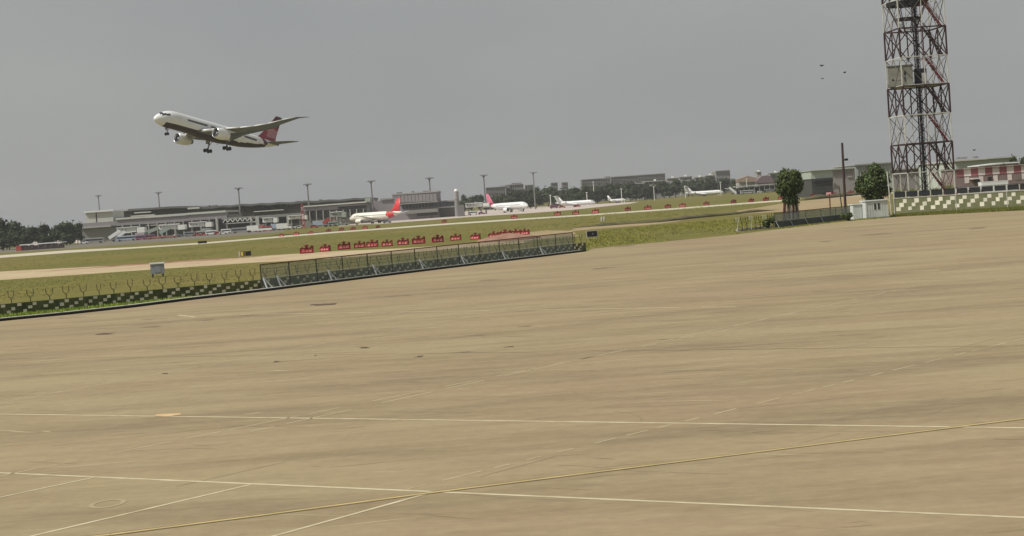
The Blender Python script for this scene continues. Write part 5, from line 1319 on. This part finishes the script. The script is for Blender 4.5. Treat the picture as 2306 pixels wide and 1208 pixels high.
b = building('white_roof_shed', 'shed with a bright white sloping roof between hangar and checkered building', 2235, 470)
mb = MB(); pp = [P3(x, y, 470) for x, y in ((2205, 373), (2257, 366.5), (2296, 364.5), (2296, 367), (2257, 369.5), (2205, 375))]; mb.prism([(p.x - b.location.x, p.z) for p in pp], 0, 12); mb.build('roof', 'white_paint', b)
bpart(b, 'wall', 'hangar_wall', [(2210, 2294, 371, None)], 470, 10, -1)
# checkered building
YC = 380.0; b = building('checkered_building', 'long building painted in red and white squares behind the boundary wall', 2230, YC)
bpart(b, 'wall', 'panel_brown', [(2150, 2340, 377, None)], YC, 12)
xs_ = 2154.0; i = 0
while xs_ < 2335:
    tl = -.07 * (xs_ + 8 - 2230); mm = ('panel_red', 'panel_pale')[i % 2]; y0 = 374.5 + tl + 1.2
    bpart(b, 'painted_panel', mm, [(xs_ + .2, xs_ + 15.9, y0, y0 + 18.0)], YC, .16, .10)
    if xs_ > 2170: bpart(b, 'painted_panel', 'panel_brown' if i % 2 == 0 else 'panel_pale', [(xs_ + 1, xs_ + (15 if i % 2 == 0 else 11), y0 + 20.5, y0 + 34)], YC, .12, .07)
    xs_ += 16.1; i += 1
bpart(b, 'cornice', 'panel_brown', [(2148, 2245, 378.5, 380), (2245, 2342, 371.8, 373.3)], YC, 13, .5)
bpart(b, 'window', 'window_dark', [(2224, 2232, 398.5, 407), (2194, 2205, 404, 411)], YC, .3, .35)
bpart(b, 'canopy', 'panel_pale', [(2190, 2210, 401.5, 403.5)], YC, 3, 3)

# ------------------------------------------------------------------ birds
def bird(x, y, Y, s, label):
    p = P3(x, y, Y); t = thing('bird', label, 'bird', p, random.Random(int(x)).uniform(0, 6)); 
    m = MB(); m.tube([(-.22, 0, 0), (-.1, 0, .02), (.1, 0, .01), (.26, 0, -.01)], [.02, .08, .07, .015], 8); m.build('body', 'bird_dark', t, smooth=True)
    for sg in (-1, 1):
        m = MB(); vs = [(-.12, sg * .04, .03), (.1, sg * .04, .03), (.14, sg * .28, .16), (.02, sg * .6, .10), (-.04, sg * .3, .17)]; m.add(vs + [(a, b_, c - .015) for a, b_, c in vs], [(0, 1, 2, 3, 4), (9, 8, 7, 6, 5), (0, 5, 6, 1), (1, 6, 7, 2), (2, 7, 8, 3), (3, 8, 9, 4), (4, 9, 5, 0)]); m.build('wing', 'bird_dark', t)
    t.scale = (s, s, s)
bird(1851, 149, 170, .75, 'dark bird highest in the sky left of the tower'); bird(1902, 164, 190, .75, 'dark bird nearest the tower in the open sky')
bird(1852, 178, 240, .7, 'faint small bird lowest of the three left of the tower'); bird(2194, 339, 200, .7, 'tiny dark bird above the long hangar roof at right')

# ------------------------------------------------------------------ haze
hz = MB(); hz.box((0, 1900, 59), (5600, 5000, 122)); ho = hz.build('haze', [], kind='stuff')
hm = bpy.data.materials.new('haze_air'); hm.use_nodes = True; hn = hm.node_tree.nodes; hn.clear()
pv = hn.new('ShaderNodeVolumePrincipled'); pv.inputs['Density'].default_value = .00010; pv.inputs['Color'].default_value = (.92, .93, .93, 1); pv.inputs['Anisotropy'].default_value = .2
oo = hn.new('ShaderNodeOutputMaterial'); hm.node_tree.links.new(pv.outputs[0], oo.inputs['Volume']); ho.data.materials.append(hm)
print('white blocks', nsq, 'objects', len(bpy.data.objects))
